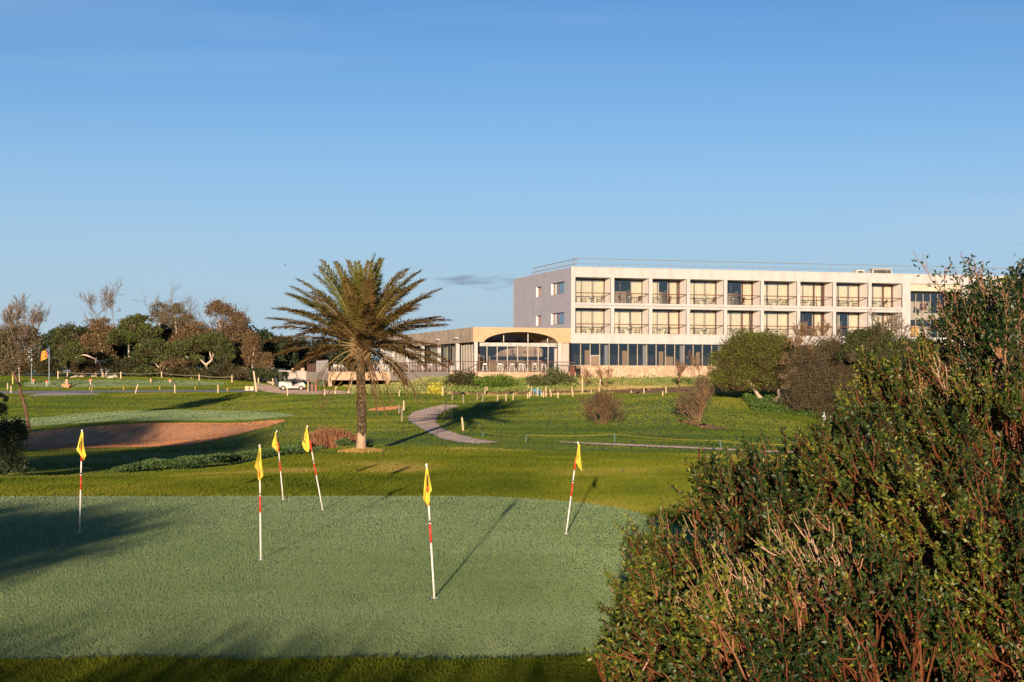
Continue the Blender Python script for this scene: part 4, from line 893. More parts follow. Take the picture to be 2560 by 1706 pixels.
for k, ((bx, by), (tx, ty), _, lab, _r) in enumerate(pins):
    p = gp(bx, by); Y = p.y; q = at(tx, ty, Y); h = q-p; s = Y/F
    t = thing('flagstick', 'yellow flag on striped stick, '+lab, 'golf flag', p, 0, fg)
    g = G(); r = .0135
    segs = [(0,.42,0),(.42,.56,1),(.56,.572,0),(.572,.585,2),(.585,.70,0),(.70,.84,1),(.84,.985,2),(.985,1.0,0)]
    for a0, a1, mi in segs: g.tube([tuple(h*a0), tuple(h*a1)], r, 8, mi=mi)
    g.build('pole', [M_pw, M_pr, M_pb], t, smooth=True)
    g = G(); g.tube([tuple(h*1.0), tuple(h*1.0+Vector((0,0,.02)))], [.02,.012], 8); g.build('finial', M_pw, t)
    # flag cloth: swept outline with folds in depth and real two layers of fold
    rowsf = FL[k]; nv = 24; nu = 12; g = G(); V = []
    yv = np.array([r_[0] for r_ in rowsf], float); xl = np.array([r_[1] for r_ in rowsf], float); xr = np.array([r_[2] for r_ in rowsf], float)
    yq = np.linspace(yv[0], yv[-1], nv)
    def xy(j, f, dd=0):
        y = yq[j]; l = np.interp(y, yv, xl); rr_ = np.interp(y, yv, xr)
        x = l+(rr_-l)*f; dep = -.03-.035*math.sin(f*7+k*1.7+j*.06)*min(1, j/6)
        lean = h.x*(-y/abs(ty-by))        # follow the pole
        return (h.x+lean*0+x*s, dep+dd, h.z-y*s)
    for j in range(nv):
        for i in range(nu): V.append(xy(j, i/(nu-1)))
    idx = np.arange(nv*nu).reshape(nv, nu); g.add(V, np.stack([idx[:-1,:-1], idx[1:,:-1], idx[1:,1:], idx[:-1,1:]], -1).reshape(-1, 4))
    fo = g.build('flag', M_flag, t, smooth=True)
    m4 = MK[k][0]; g = G(); n = 12; Vt = []
    for i in range(n+1):
        f = i/n; c0 = [(1-f)**3, 3*f*(1-f)**2, 3*f*f*(1-f), f**3]
        x = sum(c0[q_]*m4[2*q_] for q_ in range(4)); y = sum(c0[q_]*m4[2*q_+1] for q_ in range(4)); wd = 1.5*math.sin(math.pi*(.1+.8*f))
        j = int(np.clip(round((y-yq[0])/(yq[-1]-yq[0])*(nv-1)), 0, nv-1)); l = np.interp(y, yv, xl); rr_ = np.interp(y, yv, xr)
        dpt = -.03-.035*math.sin(np.clip((x-l)/(rr_-l), 0, 1)*7+k*1.7+j*.06)-.006
        Vt += [(h.x+(x-wd)*s, dpt, h.z-y*s), (h.x+(x+wd)*s, dpt, h.z-y*s)]
    i = np.arange(n)*2; g.add(Vt, np.stack([i, i+1, i+3, i+2], -1)); g.build('printed_mark', M_mark, fo)
    g = G(); x0_ = (rowsf[0][1]+rowsf[0][2])/2; g.tube([tuple(h*.99), (h.x+x0_*s, -.03, h.z-(yv[0]+2)*s)], .012, 5); g.build('flag_clip', M_pw, t)
    a8 = np.arange(20)*math.pi/10; g = G(); ri, ro = .045, .062
    V = [(ri*math.cos(a_), ri*math.sin(a_), .017) for a_ in a8]+[(ro*math.cos(a_), ro*math.sin(a_), .017) for a_ in a8]+[(ri*math.cos(a_), ri*math.sin(a_), -.08) for a_ in a8]
    i = np.arange(20); g.add(V, np.stack([i, i+20, (i+1) % 20+20, (i+1) % 20], -1)); g.add(V, np.stack([i, (i+1) % 20, (i+1) % 20+40, i+40], -1)); g.build('cup', M_pw, t)
# small red practice flags
def redpin(px, top, base, i):
    p = gp(px, base, 120); s = p.y/F; t = thing('practice_flag', 'small red flag on the far practice green, %s from the left' % nums[i], 'golf flag', p, 0, 'red practice flags')
    g = G(); g.tube([(0,0,0),(0,0,(base-top)*s)], .03, 5); g.build('pole', M_pw, t)
    g = G(); z = (base-top)*s; g.add([(0,-.03,z),(-.16,-.03,z-.05),(-.12,-.03,z-.22),(.14,-.03,z-.2),(.16,-.03,z-.06)], [(0,1,2,3)]); g.add([(0,-.03,z),(.14,-.03,z-.2),(.16,-.03,z-.06)], [(0,1,2)]); g.build('flag', M_pr, t)
for i, (px, tp, b) in enumerate(((83,948,962),(117,952,966),(226,948,963),(425,949,958))): redpin(px, tp, b, i)
def bigpole(px, top, base, lab, cloth, mats_, label_m=None, Y=None):
    q_ = at(px, top, 163); s = 163/F; p = Vector((q_.x, 163, tzs(q_.x, 163))); hgt = q_.z-p.z
    t = thing('flagpole', lab, 'flag', p); g = G(); g.tube([(0,0,0),(0,0,hgt)], .05, 6); g.build('pole', M_steel if label_m is None else label_m, t)
    g = G(); nv, nu = 10, 19; V = []; x0, x1, y0, y1, droop = cloth
    for j in range(nv):
        for i in range(nu):
            f = j/(nv-1); e = i/(nu-1)
            V.append(((x0+(x1-x0)*f)*s, -.1*math.sin(f*6+e*2), hgt-(y0+(y1-y0)*e+droop*f)*s))
    idx = np.arange(nv*nu).reshape(nv, nu); Fq = np.stack([idx[:-1,:-1], idx[1:,:-1], idx[1:,1:], idx[:-1,1:]], -1)
    g.add(V, Fq.reshape(-1, 4)); o = g.build('flag', mats_, t)
    mi = np.zeros((nv-1, nu-1), int)
    if len(mats_) == 3: mi[:] = (np.arange(nu-1)//2) % 2; mi[0, :] = 2; mi[1, :8] = 2
    o.data.polygons.foreach_set('material_index', mi.ravel().astype(np.int32)); return t
M_cy, M_cr, M_cb = mat('cloth_yellow', (.66,.36,.04), rough=.8), mat('cloth_red', (.60,.06,.03), rough=.8), mat('cloth_blue', (.10,.20,.42), rough=.8)
bigpole(123, 865, 938, 'flagpole with a red and yellow striped flag and blue hoist by the far trees', (-1,-20,6,28,10), [M_cy, M_cr, M_cb])
bigpole(79, 868, 930, 'flagpole with a hanging white flag beside the striped one', (2,-11,4,36,-3), [mat('cloth_white', (.62,.66,.74), rough=.8)])
bigpole(32, 866, 925, 'gold topped pole with a furled dark flag at far left', (2,-4,18,44,0), [M_dark], mat('gold_pole', (.72,.52,.14), rough=.4))
# blue-white flag in the hollow
p = gp(2060, 1076, 60); t = thing('hollow_flag', 'white flag on a thin pole in the dark hollow under the brown bush', 'golf flag', p); s = p.y/F
g = G(); g.tube([(0,0,0),(0,0,(1076-1030)*s)], .015, 5); g.build('pole', M_pw, t)
g = G(); g.add([(0,-.02,46*s),(-4*s,-.05,34*s),(-2*s,-.02,26*s),(4*s,-.05,27*s),(3*s,-.02,36*s)], [(0,1,2)]); g.add([(0,-.02,46*s),(-2*s,-.02,26*s),(4*s,-.05,27*s),(3*s,-.02,36*s)], [(0,1,2,3)]); g.build('flag', mat('cloth_white', (.62,.66,.74)), t)
# teal board by the posts
p = gp(1344, 990, 100); s = p.y/F; t = thing('tilted_board', 'tilted teal board among the stakes before the terrace bushes', 'board', p)
g = G(); g.hexa([(-16*s,0,16*s),(6*s,0,-1*s),(14*s,.0,2*s),(4*s,0,20*s),(-16*s,.08,16*s+.02),(6*s,.08,0),(14*s,.08,2*s),(4*s,.08,20*s)]); g.build('panel', mat('teal_board', (.03,.12,.17), rough=.6), t)
g = G(); g.tube([(-10*s,.1,0),(-10*s,.1,14*s)], .04, 4); g.tube([(8*s,.1,-.2),(8*s,.1,10*s)], .04, 4); g.build('support', M_postd, t)
# wooden blocks
for i, px in enumerate((618, 630)):
    p = gp(px, 977, 120); s = p.y/F; g = G(); g.tube([(0,0,0),(0,0,.06),(0,0,10*s),(0,0,11*s)], [5.6*s,5.8*s,5.8*s,5.2*s], 12); o = g.build('wooden_planter', mat('block_wood', (.55,.36,.22), (.66,.46,.30), scale=6, rough=.8), loc=p)
    tag(o, 'squat pinkish wooden block beside the road end, %s' % ('left one' if i == 0 else 'right one'), 'planter', 'wooden blocks by the road')
# slatted gate
p = gp(625, 951, 120); s = p.y/F; t = thing('slatted_gate', 'rust brown slatted wooden gate between the trees and the road', 'gate', p); M_rust = mat('rust_wood', (.28,.09,.05), (.36,.13,.07), scale=6, rough=.8)
g = G()
for i in range(11):
    x = (-20+i*3.6)*s; 
    if 2 < i: g.box(x, x+1.6*s, 0, .05, .1, 17*s)
g.box(-21*s, -9*s, 0, .05, .0, 17*s); g.build('slats', M_rust, t)
g = G(); g.box(-22*s, 20*s, .051, .1, 13*s, 14.5*s); g.box(-22*s, 20*s, .051, .1, 3*s, 4.5*s); g.build('crossbar', M_rust, t)
for x in (26, 32, 40): g = G(); g.box(x*s, (x+2.5)*s, 0, .12, -.2, (19 if x == 32 else 17)*s); g.build('post', M_rust, t)
g = G(); g.box(26*s, 42*s, .04, .08, 12*s, 13.3*s); g.box(26*s, 42*s, .04, .08, 4*s, 5.3*s); g.build('rail', M_rust, t)
# boulders
M_rock = mat('pale_rock', (.40,.31,.25), (.50,.41,.33), scale=3, rough=.9, bump=1, bscale=6)
def rock(px, py, r, lab, grp, m=None, ymin=120):
    p = gp(px, py, ymin); g = G(); n1, n2 = 9, 6; V = []; ph = rng.random(6)*6
    for j in range(n2):
        for i in range(n1):
            th = math.pi*j/(n2-1); a_ = 2*math.pi*i/n1; q = r*(.8+.25*math.sin(2*a_+ph[0])*math.sin(th)+.18*math.sin(3*a_+ph[1]+th*2))
            V.append((q*math.sin(th)*math.cos(a_)*1.25, q*math.sin(th)*math.sin(a_), q*math.cos(th)*.75+r*.35))
    idx = np.arange(n1*n2).reshape(n2, n1); nx = np.roll(idx, -1, 1); g.add(V, np.stack([idx[:-1], idx[1:], nx[1:], nx[:-1]], -1).reshape(-1, 4))
    o = g.build('boulder', m or M_rock, loc=p); tag(o, lab, 'boulder', grp)
for i, (px, py, r) in enumerate(((180,945,.16),(188,944,.22),(195,943,.3),(204,943,.26),(213,942,.34),(222,941,.28),(229,943,.2),(238,943,.34),(249,942,.4),(258,944,.26),(266,943,.18),(275,946,.3),(288,945,.42))):
    rock(px, py, r, 'pale boulder in the row before the arching trunk, %s from the left' % nums[i], 'row of pale boulders')
for i, (px, py, r) in enumerate(((657,953,.3),(664,956,.36),(673,959,.42),(681,961,.34))): rock(px, py, r, 'pale edging stone left of the parked golf cart, %s from the left' % nums[i], 'edging stones by the road')
# little cycads in the far green
M_cyc = leafmat('cycad_leaf', [(.05,.09,.02),(.12,.17,.03)], trans=.15); M_pot = mat('terracotta', (.50,.20,.10), (.6,.28,.15), scale=5, rough=.8); M_ctr = mat('cycad_trunk', (.30,.20,.12), (.4,.28,.18), scale=12, rough=.9, bump=1, bscale=20)
def cycad(px, base, hpx, r, lab, pots):
    p = gp(px, base, 120); s = p.y/F; t = thing('cycad', lab, 'plant', p); hh = hpx*s
    g = G(); g.tube([(0,0,-.1),(0,0,hh*.5),(0,0,hh)], [.24 if pots else .13, .2 if pots else .11, .16 if pots else .09], 8); g.build('trunk', M_ctr, t)
    g = G()
    for k in range(26):
        a_ = k*2.4; el_ = .15+.9*((k*.37) % 1); d = Vector((math.cos(a_)*math.cos(el_), math.sin(a_)*math.cos(el_), math.sin(el_))); sd = Vector((-math.sin(a_), math.cos(a_), 0)); V = []
        for j in range(6):
            f = j/5; c = Vector((0,0,hh))+d*r*f-Vector((0,0,r*.35*f*f)); wv = r*.13*(math.sin(math.pi*(.12+.86*f))); V += [tuple(c-sd*wv), tuple(c+sd*wv)]
        i = np.arange(5)*2; g.add(V, np.stack([i, i+1, i+3, i+2], -1), rng.random())
    g.build('fronds', M_cyc, t)
    return p, s
p, s = cycad(167, 968, 20, 14*.043, 'cycad with a stout trunk ringed by terracotta pots on the far green', True)
for i, (dx, dy) in enumerate(((-9,-1),(-4,1.5),(2,2),(7,1),(11,-2))):
    q = gp(167+dx, 968+dy, 120); g = G(); g.tube([(0,0,-.02),(0,0,.22),(0,0,.30)], [.13,.19,.16], 10); o = g.build('terracotta_pot', M_pot, loc=q); tag(o, 'terracotta pot at the foot of the cycad, %s from the left' % nums[i], 'pot', 'terracotta pots')
cycad(377, 957, 11, 14*.043, 'thin stemmed cycad on the far green left of the striped road posts', False)
# ------------------------------------------------------------------ golf carts
M_cart = mat('cart_white', (.48,.44,.40), rough=.3, spec=.5); M_tyre = mat('tyre_rubber', (.02,.02,.02), rough=.8); M_seat = mat('cart_seat', (.10,.09,.08), rough=.6); M_bag = mat('bag_black', (.03,.03,.035), rough=.6)
def cart(p, rz, lab, white=True, sc_=1.):
    t = thing('golf_cart', lab, 'golf cart', p, rz, 'golf carts by the road'); t.scale = (sc_,)*3; mb = M_cart if white else M_bag
    # side profile extruded: x forward
    prof = [(-1.15,.38),(-1.15,.78),(-.75,.82),(-.45,.72),(-.05,.70),(.05,.36),(.55,.34),(.72,.62),(.95,.78),(1.15,.62),(1.2,.36),(.9,.24),(-.9,.24)]
    g = G(); n = len(prof); V = [(x,-.55,z) for x,z in prof]+[(x,.55,z) for x,z in prof]; c0 = len(V); V += [(0,-.55,.4),(0,.55,.4)]
    g.add(V, [(i,(i+1) % n,n+(i+1) % n,n+i) for i in range(n)]); g.add(V, [((i+1) % n,i,c0) for i in range(n)]+[(n+i,n+(i+1) % n,c0+1) for i in range(n)]); g.build('body', mb, t)
    g = G(); V = []
    for j in range(7):
        for i in range(5): x = -1.15+2.0*j/6; y = -.6+1.2*i/4; V.append((x, y, 1.86-.06*((j/6-.5)*2)**2-.04*((i/4-.5)*2)**2))
    idx = np.arange(35).reshape(7,5); g.add(V, np.stack([idx[:-1,:-1], idx[1:,:-1], idx[1:,1:], idx[:-1,1:]], -1).reshape(-1,4)); g.box(-1.15,.85,-.6,-.56,1.74,1.80); g.box(-1.15,.85,.56,.6,1.74,1.80); g.build('roof', mat('cart_roof', (.42,.34,.29), rough=.5), t)
    for x0,x1 in ((-.95,-1.0),(.75,.35)):
        for y in (-.52,.52): g = G(); g.tube([(x0,y,.7),(x1,y,1.78)], .022, 5); g.build('roof_post', M_seat, t)
    g = G(); g.box(-.55,-.02,-.5,.5,.72,.86); g.hexa([(-.62,-.5,.86),(-.5,-.5,.86),(-.5,.5,.86),(-.62,.5,.86),(-.74,-.5,1.25),(-.62,-.5,1.27),(-.62,.5,1.27),(-.74,.5,1.25)]); g.build('seat', M_seat, t)
    for x in (-.78,.82):
        for y in (-.5,.5):
            g = G(); g.tube([(x,y-.09,.23),(x,y-.07,.23),(x,y+.07,.23),(x,y+.09,.23)], [.18,.235,.235,.18], 14); wo = g.build('wheel', M_tyre, t); g = G(); g.tube([(x,y-.095,.23),(x,y+.095,.23)], .12, 10); g.build('rim', mat('rim_tan', (.45,.30,.2), rough=.5), wo)
    g = G(); a_ = np.arange(13)*math.pi/6; g.tube([(.28+.05*math.cos(q),.25+.17*math.sin(q),1.0+.14*math.cos(q)) for q in a_], .015, 4, cap=False); g.tube([(.6,.25,.7),(.28,.25,1.0)], .02, 4); g.build('steering_wheel', M_seat, t)
    g = G(); g.add([(.72,-.5,.8),(.72,.5,.8),(.40,.5,1.72),(.40,-.5,1.72)], [(0,1,2,3)]); g.build('windscreen', glass('screen', (.7,.75,.8), .2), t)
    for y in (-.25,.2): g = G(); g.tube([(-1.2,y,.35),(-1.32,y,.8),(-1.4,y,1.15)], [.13,.15,.15], 8); g.build('golf_bag', M_bag, t)
    return t
p = gp(728, 977, 120); cart(p, math.radians(14), 'white golf cart with a pale roof parked on the road left of the palm', True, 1.12)
p = gp(782, 980, 120); s = p.y/F; t = thing('bag_trolley', 'dark golf bags on a trolley frame between the cart and the garage', 'trolley', p)
g = G(); g.tube([(-12*s,0,0),(-12*s,0,27*s)], .05, 5, mi=1); g.box(-11*s,8*s,0,.06,26*s,27.5*s); g.box(-11*s,8*s,.3,.36,4*s,5*s); g.tube([(8*s,0,0),(8*s,0,27*s)], .04, 5); g.build('frame', [mat('rust_wood', (.28,.09,.05)), M_postl], t)
for k, x in enumerate((-7,-2,3,7)): g = G(); g.tube([(x*s,.2,2*s),(x*s,.12,12*s),(x*s,.1,19*s)], [.16,.15,.13], 8, mi=k % 2); g.build('golf_bag', [M_bag, mat('bag_brown', (.22,.10,.06), rough=.6)], t)
# small bird in the sky
p = at(713, 663, 90); s = 90/F; t = thing('bird', 'tiny dark bird gliding in the blue sky above left of the palm', 'bird', p)
g = G(); g.tube([(-2.2*s,0,0),(-.8*s,0,.3*s),(.6*s,0,.5*s),(1.6*s,0,.8*s)], [.01,.035,.03,.006], 6); g.add([(-.6*s,0,.5*s),(.5*s,0,.6*s),(2.6*s,.3,2*s),(.9*s,.1,1.3*s)], [(0,1,2,3)]); g.add([(-.6*s,0,.2*s),(.5*s,0,.3*s),(-.2*s,-.4,-1.6*s),(-1.0*s,-.2,-.7*s)], [(0,1,2,3)])
g.build('body', M_bag, t)
# ================================================================== VEGETATION
def unit(v): return v/(np.linalg.norm(v, axis=-1, keepdims=True)+1e-9)
def leafquads(g, P, D, L_, W_, tint):
    """diamond leaves: base P, direction D (unit), length L_, width W_"""
    n = len(P); r = unit(rng.normal(size=(n, 3))); S = unit(np.cross(D, r)); L_ = np.asarray(L_).reshape(-1, 1)*np.ones((n, 1)); W_ = np.asarray(W_).reshape(-1, 1)*np.ones((n, 1))
    m = P+D*L_*.5; V = np.stack([P, m+S*W_*.5, P+D*L_, m-S*W_*.5], 1).reshape(-1, 3)
    g.add(V, np.arange(4*n).reshape(n, 4), tint)
def blob(g, c, rad, n, size, clumps=None, tint=(.3, .7), flat=.0, up=.3, fuzz=.10, core=True, clump_r=.16, lump=.22, drop=None):
    """foliage filling the outer part of a lumpy ellipsoid, in clumps of uneven tone"""
    c = np.array(c, float); rad = np.array(rad, float); clumps = clumps or max(12, n//28)
    d = unit(rng.normal(size=(clumps, 3))); d[:, 2] = np.where(d[:, 2] < -.35, -d[:, 2], d[:, 2]); d = unit(d)
    ph = rng.random(4)*6
    lm = 1+lump*(np.sin(d[:, 0]*4+ph[0])*np.sin(d[:, 2]*5+ph[1])+.5*np.sin(d[:, 1]*6+d[:, 0]*7+ph[2]))-lump*.4
    rr = lm*(.62+.38*rng.random(clumps)**.6)
    CC = c+d*rad*rr[:, None]; ct = rng.random(clumps); k = rng.integers(0, clumps, n)
    off = rng.normal(size=(n, 3))*clump_r*rad.mean(); off[:, 2] *= (1-flat)*.75
    P = CC[k]+off
    D = unit(d[k]*.6+rng.normal(size=(n, 3))*.8+np.array([0, 0, up]))
    t = np.clip(tint[0]+(tint[1]-tint[0])*(.65*ct[k]+.35*rng.random(n))+rng.normal(0, fuzz, n), 0, 1)
    leafquads(g, P, D, size*(.6+.8*rng.random(n)), size*.55*(.6+.8*rng.random(n)), t)
    if core:
        nu, nv = 14, 9; th = np.linspace(0, math.pi, nv)[:, None]; a = np.arange(nu)[None]*2*math.pi/nu
        dd = np.stack([np.sin(th)*np.cos(a), np.sin(th)*np.sin(a), np.cos(th)*np.ones_like(a)], -1).reshape(-1, 3)
        l2 = 1+lump*(np.sin(dd[:, 0]*4+ph[0])*np.sin(dd[:, 2]*5+ph[1])+.5*np.sin(dd[:, 1]*6+dd[:, 0]*7+ph[2]))-lump*.4
        V = c+dd*rad*(l2*.60)[:, None]; idx = np.arange(nu*nv).reshape(nv, nu); nx = np.roll(idx, -1, 1)
        g.add(V, np.stack([idx[:-1], idx[1:], nx[1:], nx[:-1]], -1).reshape(-1, 4), max(0, tint[0]-.1))  # added inner core, its darker tint paints the shade inside the crown
def grow(segs, p, d, L_, r, depth, spread=.5, up=.15, nch=3, curve=.12, k=4, shrink=.68, rs=.6):
    """recursive limbs; collects (path, radii, depth)"""
    pts = [p.copy()]; dd = d.copy(); rad = []
    for i in range(k):
        dd = dd+rng.normal(size=3)*curve+np.array([0, 0, up*.25]); dd /= np.linalg.norm(dd); pts.append(pts[-1]+dd*L_/k)
    segs.append((np.array(pts), np.linspace(r, r*rs, k+1), depth))
    if depth <= 0: return
    for c in range(nch):
        f = .45+.55*(c+rng.random()*.6)/nch; i = min(k, max(1, int(round(f*k)))); q = pts[i]
        nd = dd+rng.normal(size=3)*spread+np.array([0, 0, up]); nd /= np.linalg.norm(nd)
        grow(segs, q, nd, L_*shrink*(.75+.5*rng.random()), r*rs*.8, depth-1, spread, up, nch, curve, k, shrink, rs)
def addsegs(g, segs, seg=4, tint=.5, minr=.0):
    byk = {}
    for P, R, dp in segs: byk.setdefault(len(P), []).append((P, R))
    for k, lst in byk.items(): g.tubes(np.array([q[0] for q in lst]), np.maximum(np.array([q[1] for q in lst]), minr), seg, tint if np.isscalar(tint) else np.full(len(lst), .5))
M_pine = leafmat('pine_leaf', [(.045,.032,.014),(.05,.055,.016),(.075,.095,.02),(.14,.16,.03)], rough=.65, trans=.25)
M_dkg = leafmat('dark_leaf', [(.010,.018,.009),(.025,.036,.013),(.055,.065,.02)], rough=.6, trans=.15)
M_brn = leafmat('brown_leaf', [(.055,.036,.02),(.11,.07,.036),(.19,.12,.065),(.14,.125,.045)], rough=.8, trans=.25, spec=.1)
M_gry = leafmat('greybrown_leaf', [(.05,.038,.022),(.10,.078,.043),(.165,.125,.075),(.10,.105,.04)], rough=.8, trans=.2, spec=.1)
M_bark = mat('pale_bark', (.30,.22,.17), (.48,.37,.29), scale=6, rough=.9, bump=1, bscale=18, stretch=(1,1,.3), spec=.1)
M_bkd = mat('dark_bark', (.07,.04,.025), (.14,.08,.05), scale=6, rough=.9, bump=1, bscale=18, stretch=(1,1,.3), spec=.1)
M_twig = mat('twig_bark', (.095,.055,.03), (.17,.105,.06), scale=3, rough=.9, spec=.1)
M_twigg = mat('grey_twig', (.085,.064,.05), (.15,.115,.095), scale=3, rough=.9, spec=.1)
def pxblob(g, px, py, rx, ry, Y, n, size, depth=None, **kw):
    c = at(px, py, Y); s = Y/F; blob(g, c, (rx*s, (depth or rx*.8)*s, ry*s), n, size, **kw)
def pathpx(pts, Y, wob=.0): return [tuple(at(x, y, Y+(rng.random()-.5)*wob)) for x, y in pts]
def tree(name, label, base, crowns, Y, leaf, n, size, trunks, bark=M_bark, cat='tree', group=None, twigs=None, twigm=None, **kw):
    """crowns: (px,py,rx,ry[,dY]); trunks: list of (pixel path, width px at foot)"""
    if group in (TG, 'undergrowth below the far trees') and Y > 155: Y += 9
    b = at(base[0], base[1], Y); b.z = min(b.z, tzs(b.x, b.y)+.05)
    t = thing(name, label, cat, b, 0, group); bo = np.array(b); g = G()
    tot = sum(c[2]*c[3] for c in crowns)
    for c in crowns:
        pxblob(g, c[0], c[1], c[2], c[3], Y+(c[4] if len(c) > 4 else 0), int(n*c[2]*c[3]/tot), size, **kw)
    for i in range(len(g.v)): g.v[i] = g.v[i]-bo
    if crowns: g.build('crown', leaf, t)
    g = G()
    for pts, wd in trunks:
        P = np.array(pathpx(pts, Y, 1.2)); P[0, 2] = min(P[0, 2], tzs(P[0, 0], P[0, 1])-.1) if pts[0][1] >= base[1]-6 else P[0, 2]
        m = 4*len(P); q = np.linspace(0, len(P)-1, m); S = np.stack([np.interp(q, np.arange(len(P)), P[:, i]) for i in range(3)], -1)
        for _ in range(3): S[1:-1] = (S[:-2]+2*S[1:-1]+S[2:])/4
        g.tube(S-bo, list(np.linspace(wd, wd*.45, m)*Y/F/2*(1+.08*np.sin(np.arange(m)*1.9))), 8)
    if trunks: g.build('trunk', bark, t, smooth=True)
    if twigs:
        segs = []
        for (px, py, dx, dy, Lp, dep, wd) in twigs:
            p = np.array(at(px, py, Y)); d = unit(np.array([dx, rng.normal()*.2, -dy], float)); grow(segs, p, d, Lp*Y/F, wd*Y/F/2, dep, spread=.42, up=.22, nch=4 if dep > 2 else 3, shrink=.64)
        g = G(); addsegs(g, [(a-bo, b_, c) for a, b_, c in segs], 3, minr=.012); g.build('branches', twigm or M_twigg, t)
    return t
TG = 'trees at the far left edge of the course'
# back rows, dark
for i, (px, py, rx, ry, Y) in enumerate(((115,880,45,50,188),(300,880,60,42,190),(420,890,70,45,190),(560,900,70,45,190),(655,868,46,40,182),(705,885,36,44,186),(745,900,40,50,195),(10,890,60,50,190),(205,888,60,48,190),(150,868,46,40,186),(350,858,52,42,186),(475,862,50,40,186),(610,858,46,44,186),(810,895,60,44,208),(885,900,60,44,212))):
    tree('evergreen_tree', ['dark evergreen standing behind the flagpoles','dark evergreen behind the umbrella pines, left centre','dark evergreen behind the bare tall trees','dark evergreen behind the tall brown tree','dark round evergreen right of the tall brown tree','dark evergreen left of the palm behind the parked cart','dark evergreen directly behind the left palm fronds','dark evergreen at the far left edge','dark evergreen behind the arching pale trunk','dark evergreen between the flagpoles and the arching trunk','dark evergreen behind the leaning pine','dark evergreen behind the flat topped pine','dark evergreen behind the gate','dark evergreen behind the left end of the terrace','dark evergreen behind the palm trunk and terrace'][i],
         (px, 950), [(px, py, rx, ry), (px+rx*.4, py+ry*.5, rx*.8, ry*.7), (px-rx*.4, py+ry*.5, rx*.8, ry*.7)], Y, M_dkg, 3600, .42, [([(px, 950), (px+3, 915), (px-4, 885)], 5)], bark=M_bkd, group=TG, tint=(.1,.8))
tree('tamarisk_tree', 'tall reddish brown tree, tallest of the far trees left of the palm', (570, 945), [(565,800,34,38),(540,785,28,30),(595,812,26,32),(560,850,52,40),(606,850,30,34),(540,768,16,14)], 178, M_brn, 9000, .24,
     [([(572,948),(568,900),(560,850),(545,800)],6),([(568,905),(590,850),(600,815)],4)], group=TG, twigs=[(560,850,-.3,-1,55,3,2.5),(575,850,.25,-1,50,3,2.5),(590,850,.6,-1,45,3,2),(530,830,-.5,-1,35,2,2)], core=False, clump_r=.2)
tree('tamarisk_tree', 'brown dead leafed tree under the tall brown one, beside the gate', (632, 950), [(632,872,22,42),(640,905,26,30),(618,895,22,36)], 172, M_brn, 4200, .24, [([(632,950),(630,905),(636,870)],4)], group=TG, core=True, tint=(.2,.75))
tree('brown_shrub', 'small russet tree just left of the parked golf cart', (665, 950), [(667,905,18,20),(660,925,22,16)], 172, M_brn, 1600, .22, [([(667,950),(666,915)],3)], group=TG, tint=(.35,.8))
tree('bare_tree', 'sparse grey tree with thin leaves left of the tall brown tree', (442, 940), [(440,790,22,26),(455,815,26,26),(425,812,20,24),(470,805,14,20),(445,770,14,12)], 180, M_gry, 4600, .20,
     [([(445,945),(443,880),(440,810),(437,775)],5),([(444,870),(465,820),(470,785)],3.4)], group=TG, core=False, clump_r=.26, twigs=[(440,840,-.4,-1,50,3,2.2),(445,830,.3,-1,55,3,2.2),(450,850,.7,-1,45,3,2)])
tree('bare_tree', 'sparse grey tree with a dense reddish top, third from left of the bare ones', (400, 940), [(402,775,22,20),(395,800,20,24),(412,800,18,24)], 182, M_gry, 2600, .20,
     [([(402,945),(400,880),(398,820),(403,775)],4.5)], group=TG, core=False, clump_r=.26, twigs=[(400,830,-.6,-1,50,3,2),(402,820,.4,-1,55,3,2)])
tree('tamarisk_tree', 'brown bushy tree between the grey sparse tree and the green umbrella pine', (480, 945), [(490,835,34,30),(455,860,30,30),(430,875,28,22)], 176, M_brn, 4200, .24, [([(480,948),(484,880)],4)], group=TG, tint=(.2,.8))
tree('bare_tree', 'tall brown tree with bare crown twigs in the middle of the far trees', (252, 940), [(250,822,30,26),(240,865,34,30),(268,850,26,36),(262,890,26,28),(222,858,20,22)], 176, M_brn, 6500, .23,
     [([(262,940),(258,890),(245,840),(240,800)],4)], group=TG, core=False, twigs=[(243,815,-.3,-1,42,4,1.8),(262,815,.05,-1,46,4,1.8),(282,820,.35,-1,44,4,1.8),(256,860,-.2,-1,60,3,2)], tint=(.25,.9))
tree('tamarisk_tree', 'warm brown tree filling the gap behind the sparse grey trees', (420, 940), [(420,840,44,34),(385,850,34,30),(455,842,34,30)], 184, M_brn, 5200, .24, [([(420,945),(420,880)],5)], group=TG, tint=(.1,.75))
tree('tamarisk_tree', 'warm brown tree behind the bare topped tree and its left neighbour', (230, 940), [(215,850,36,30),(285,850,36,34),(250,840,34,30)], 186, M_brn, 4200, .24, [([(240,945),(240,880)],5)], group=TG, tint=(.05,.7))
tree('evergreen_tree', 'rounded green tree with a smooth dome behind the flags', (190, 940), [(185,842,48,30),(200,870,44,30),(160,870,34,26)], 182, M_pine, 5200, .30, [([(190,945),(188,890)],5)], group=TG, tint=(.05,.55))
tree('umbrella_pine', 'leaning green pine with pale trunk right of the brown bare topped tree', (325, 940), [(330,818,34,26),(300,850,32,30),(370,835,34,22),(350,800,28,12),(345,850,50,18)], 172, M_pine, 9500, .24,
     [([(326,945),(323,900),(321,865),(328,835)],6),([(362,905),(352,868),(345,852),(338,835)],5)], group=TG, tint=(.15,.95), flat=.2)
tree('umbrella_pine', 'low green tree right under the leaning pine', (390, 945), [(385,880,46,26),(350,905,34,26),(415,905,30,24),(320,915,30,20)], 168, M_pine, 6000, .24, [([(400,945),(402,925),(385,905)],5)], group=TG, tint=(.05,.85))
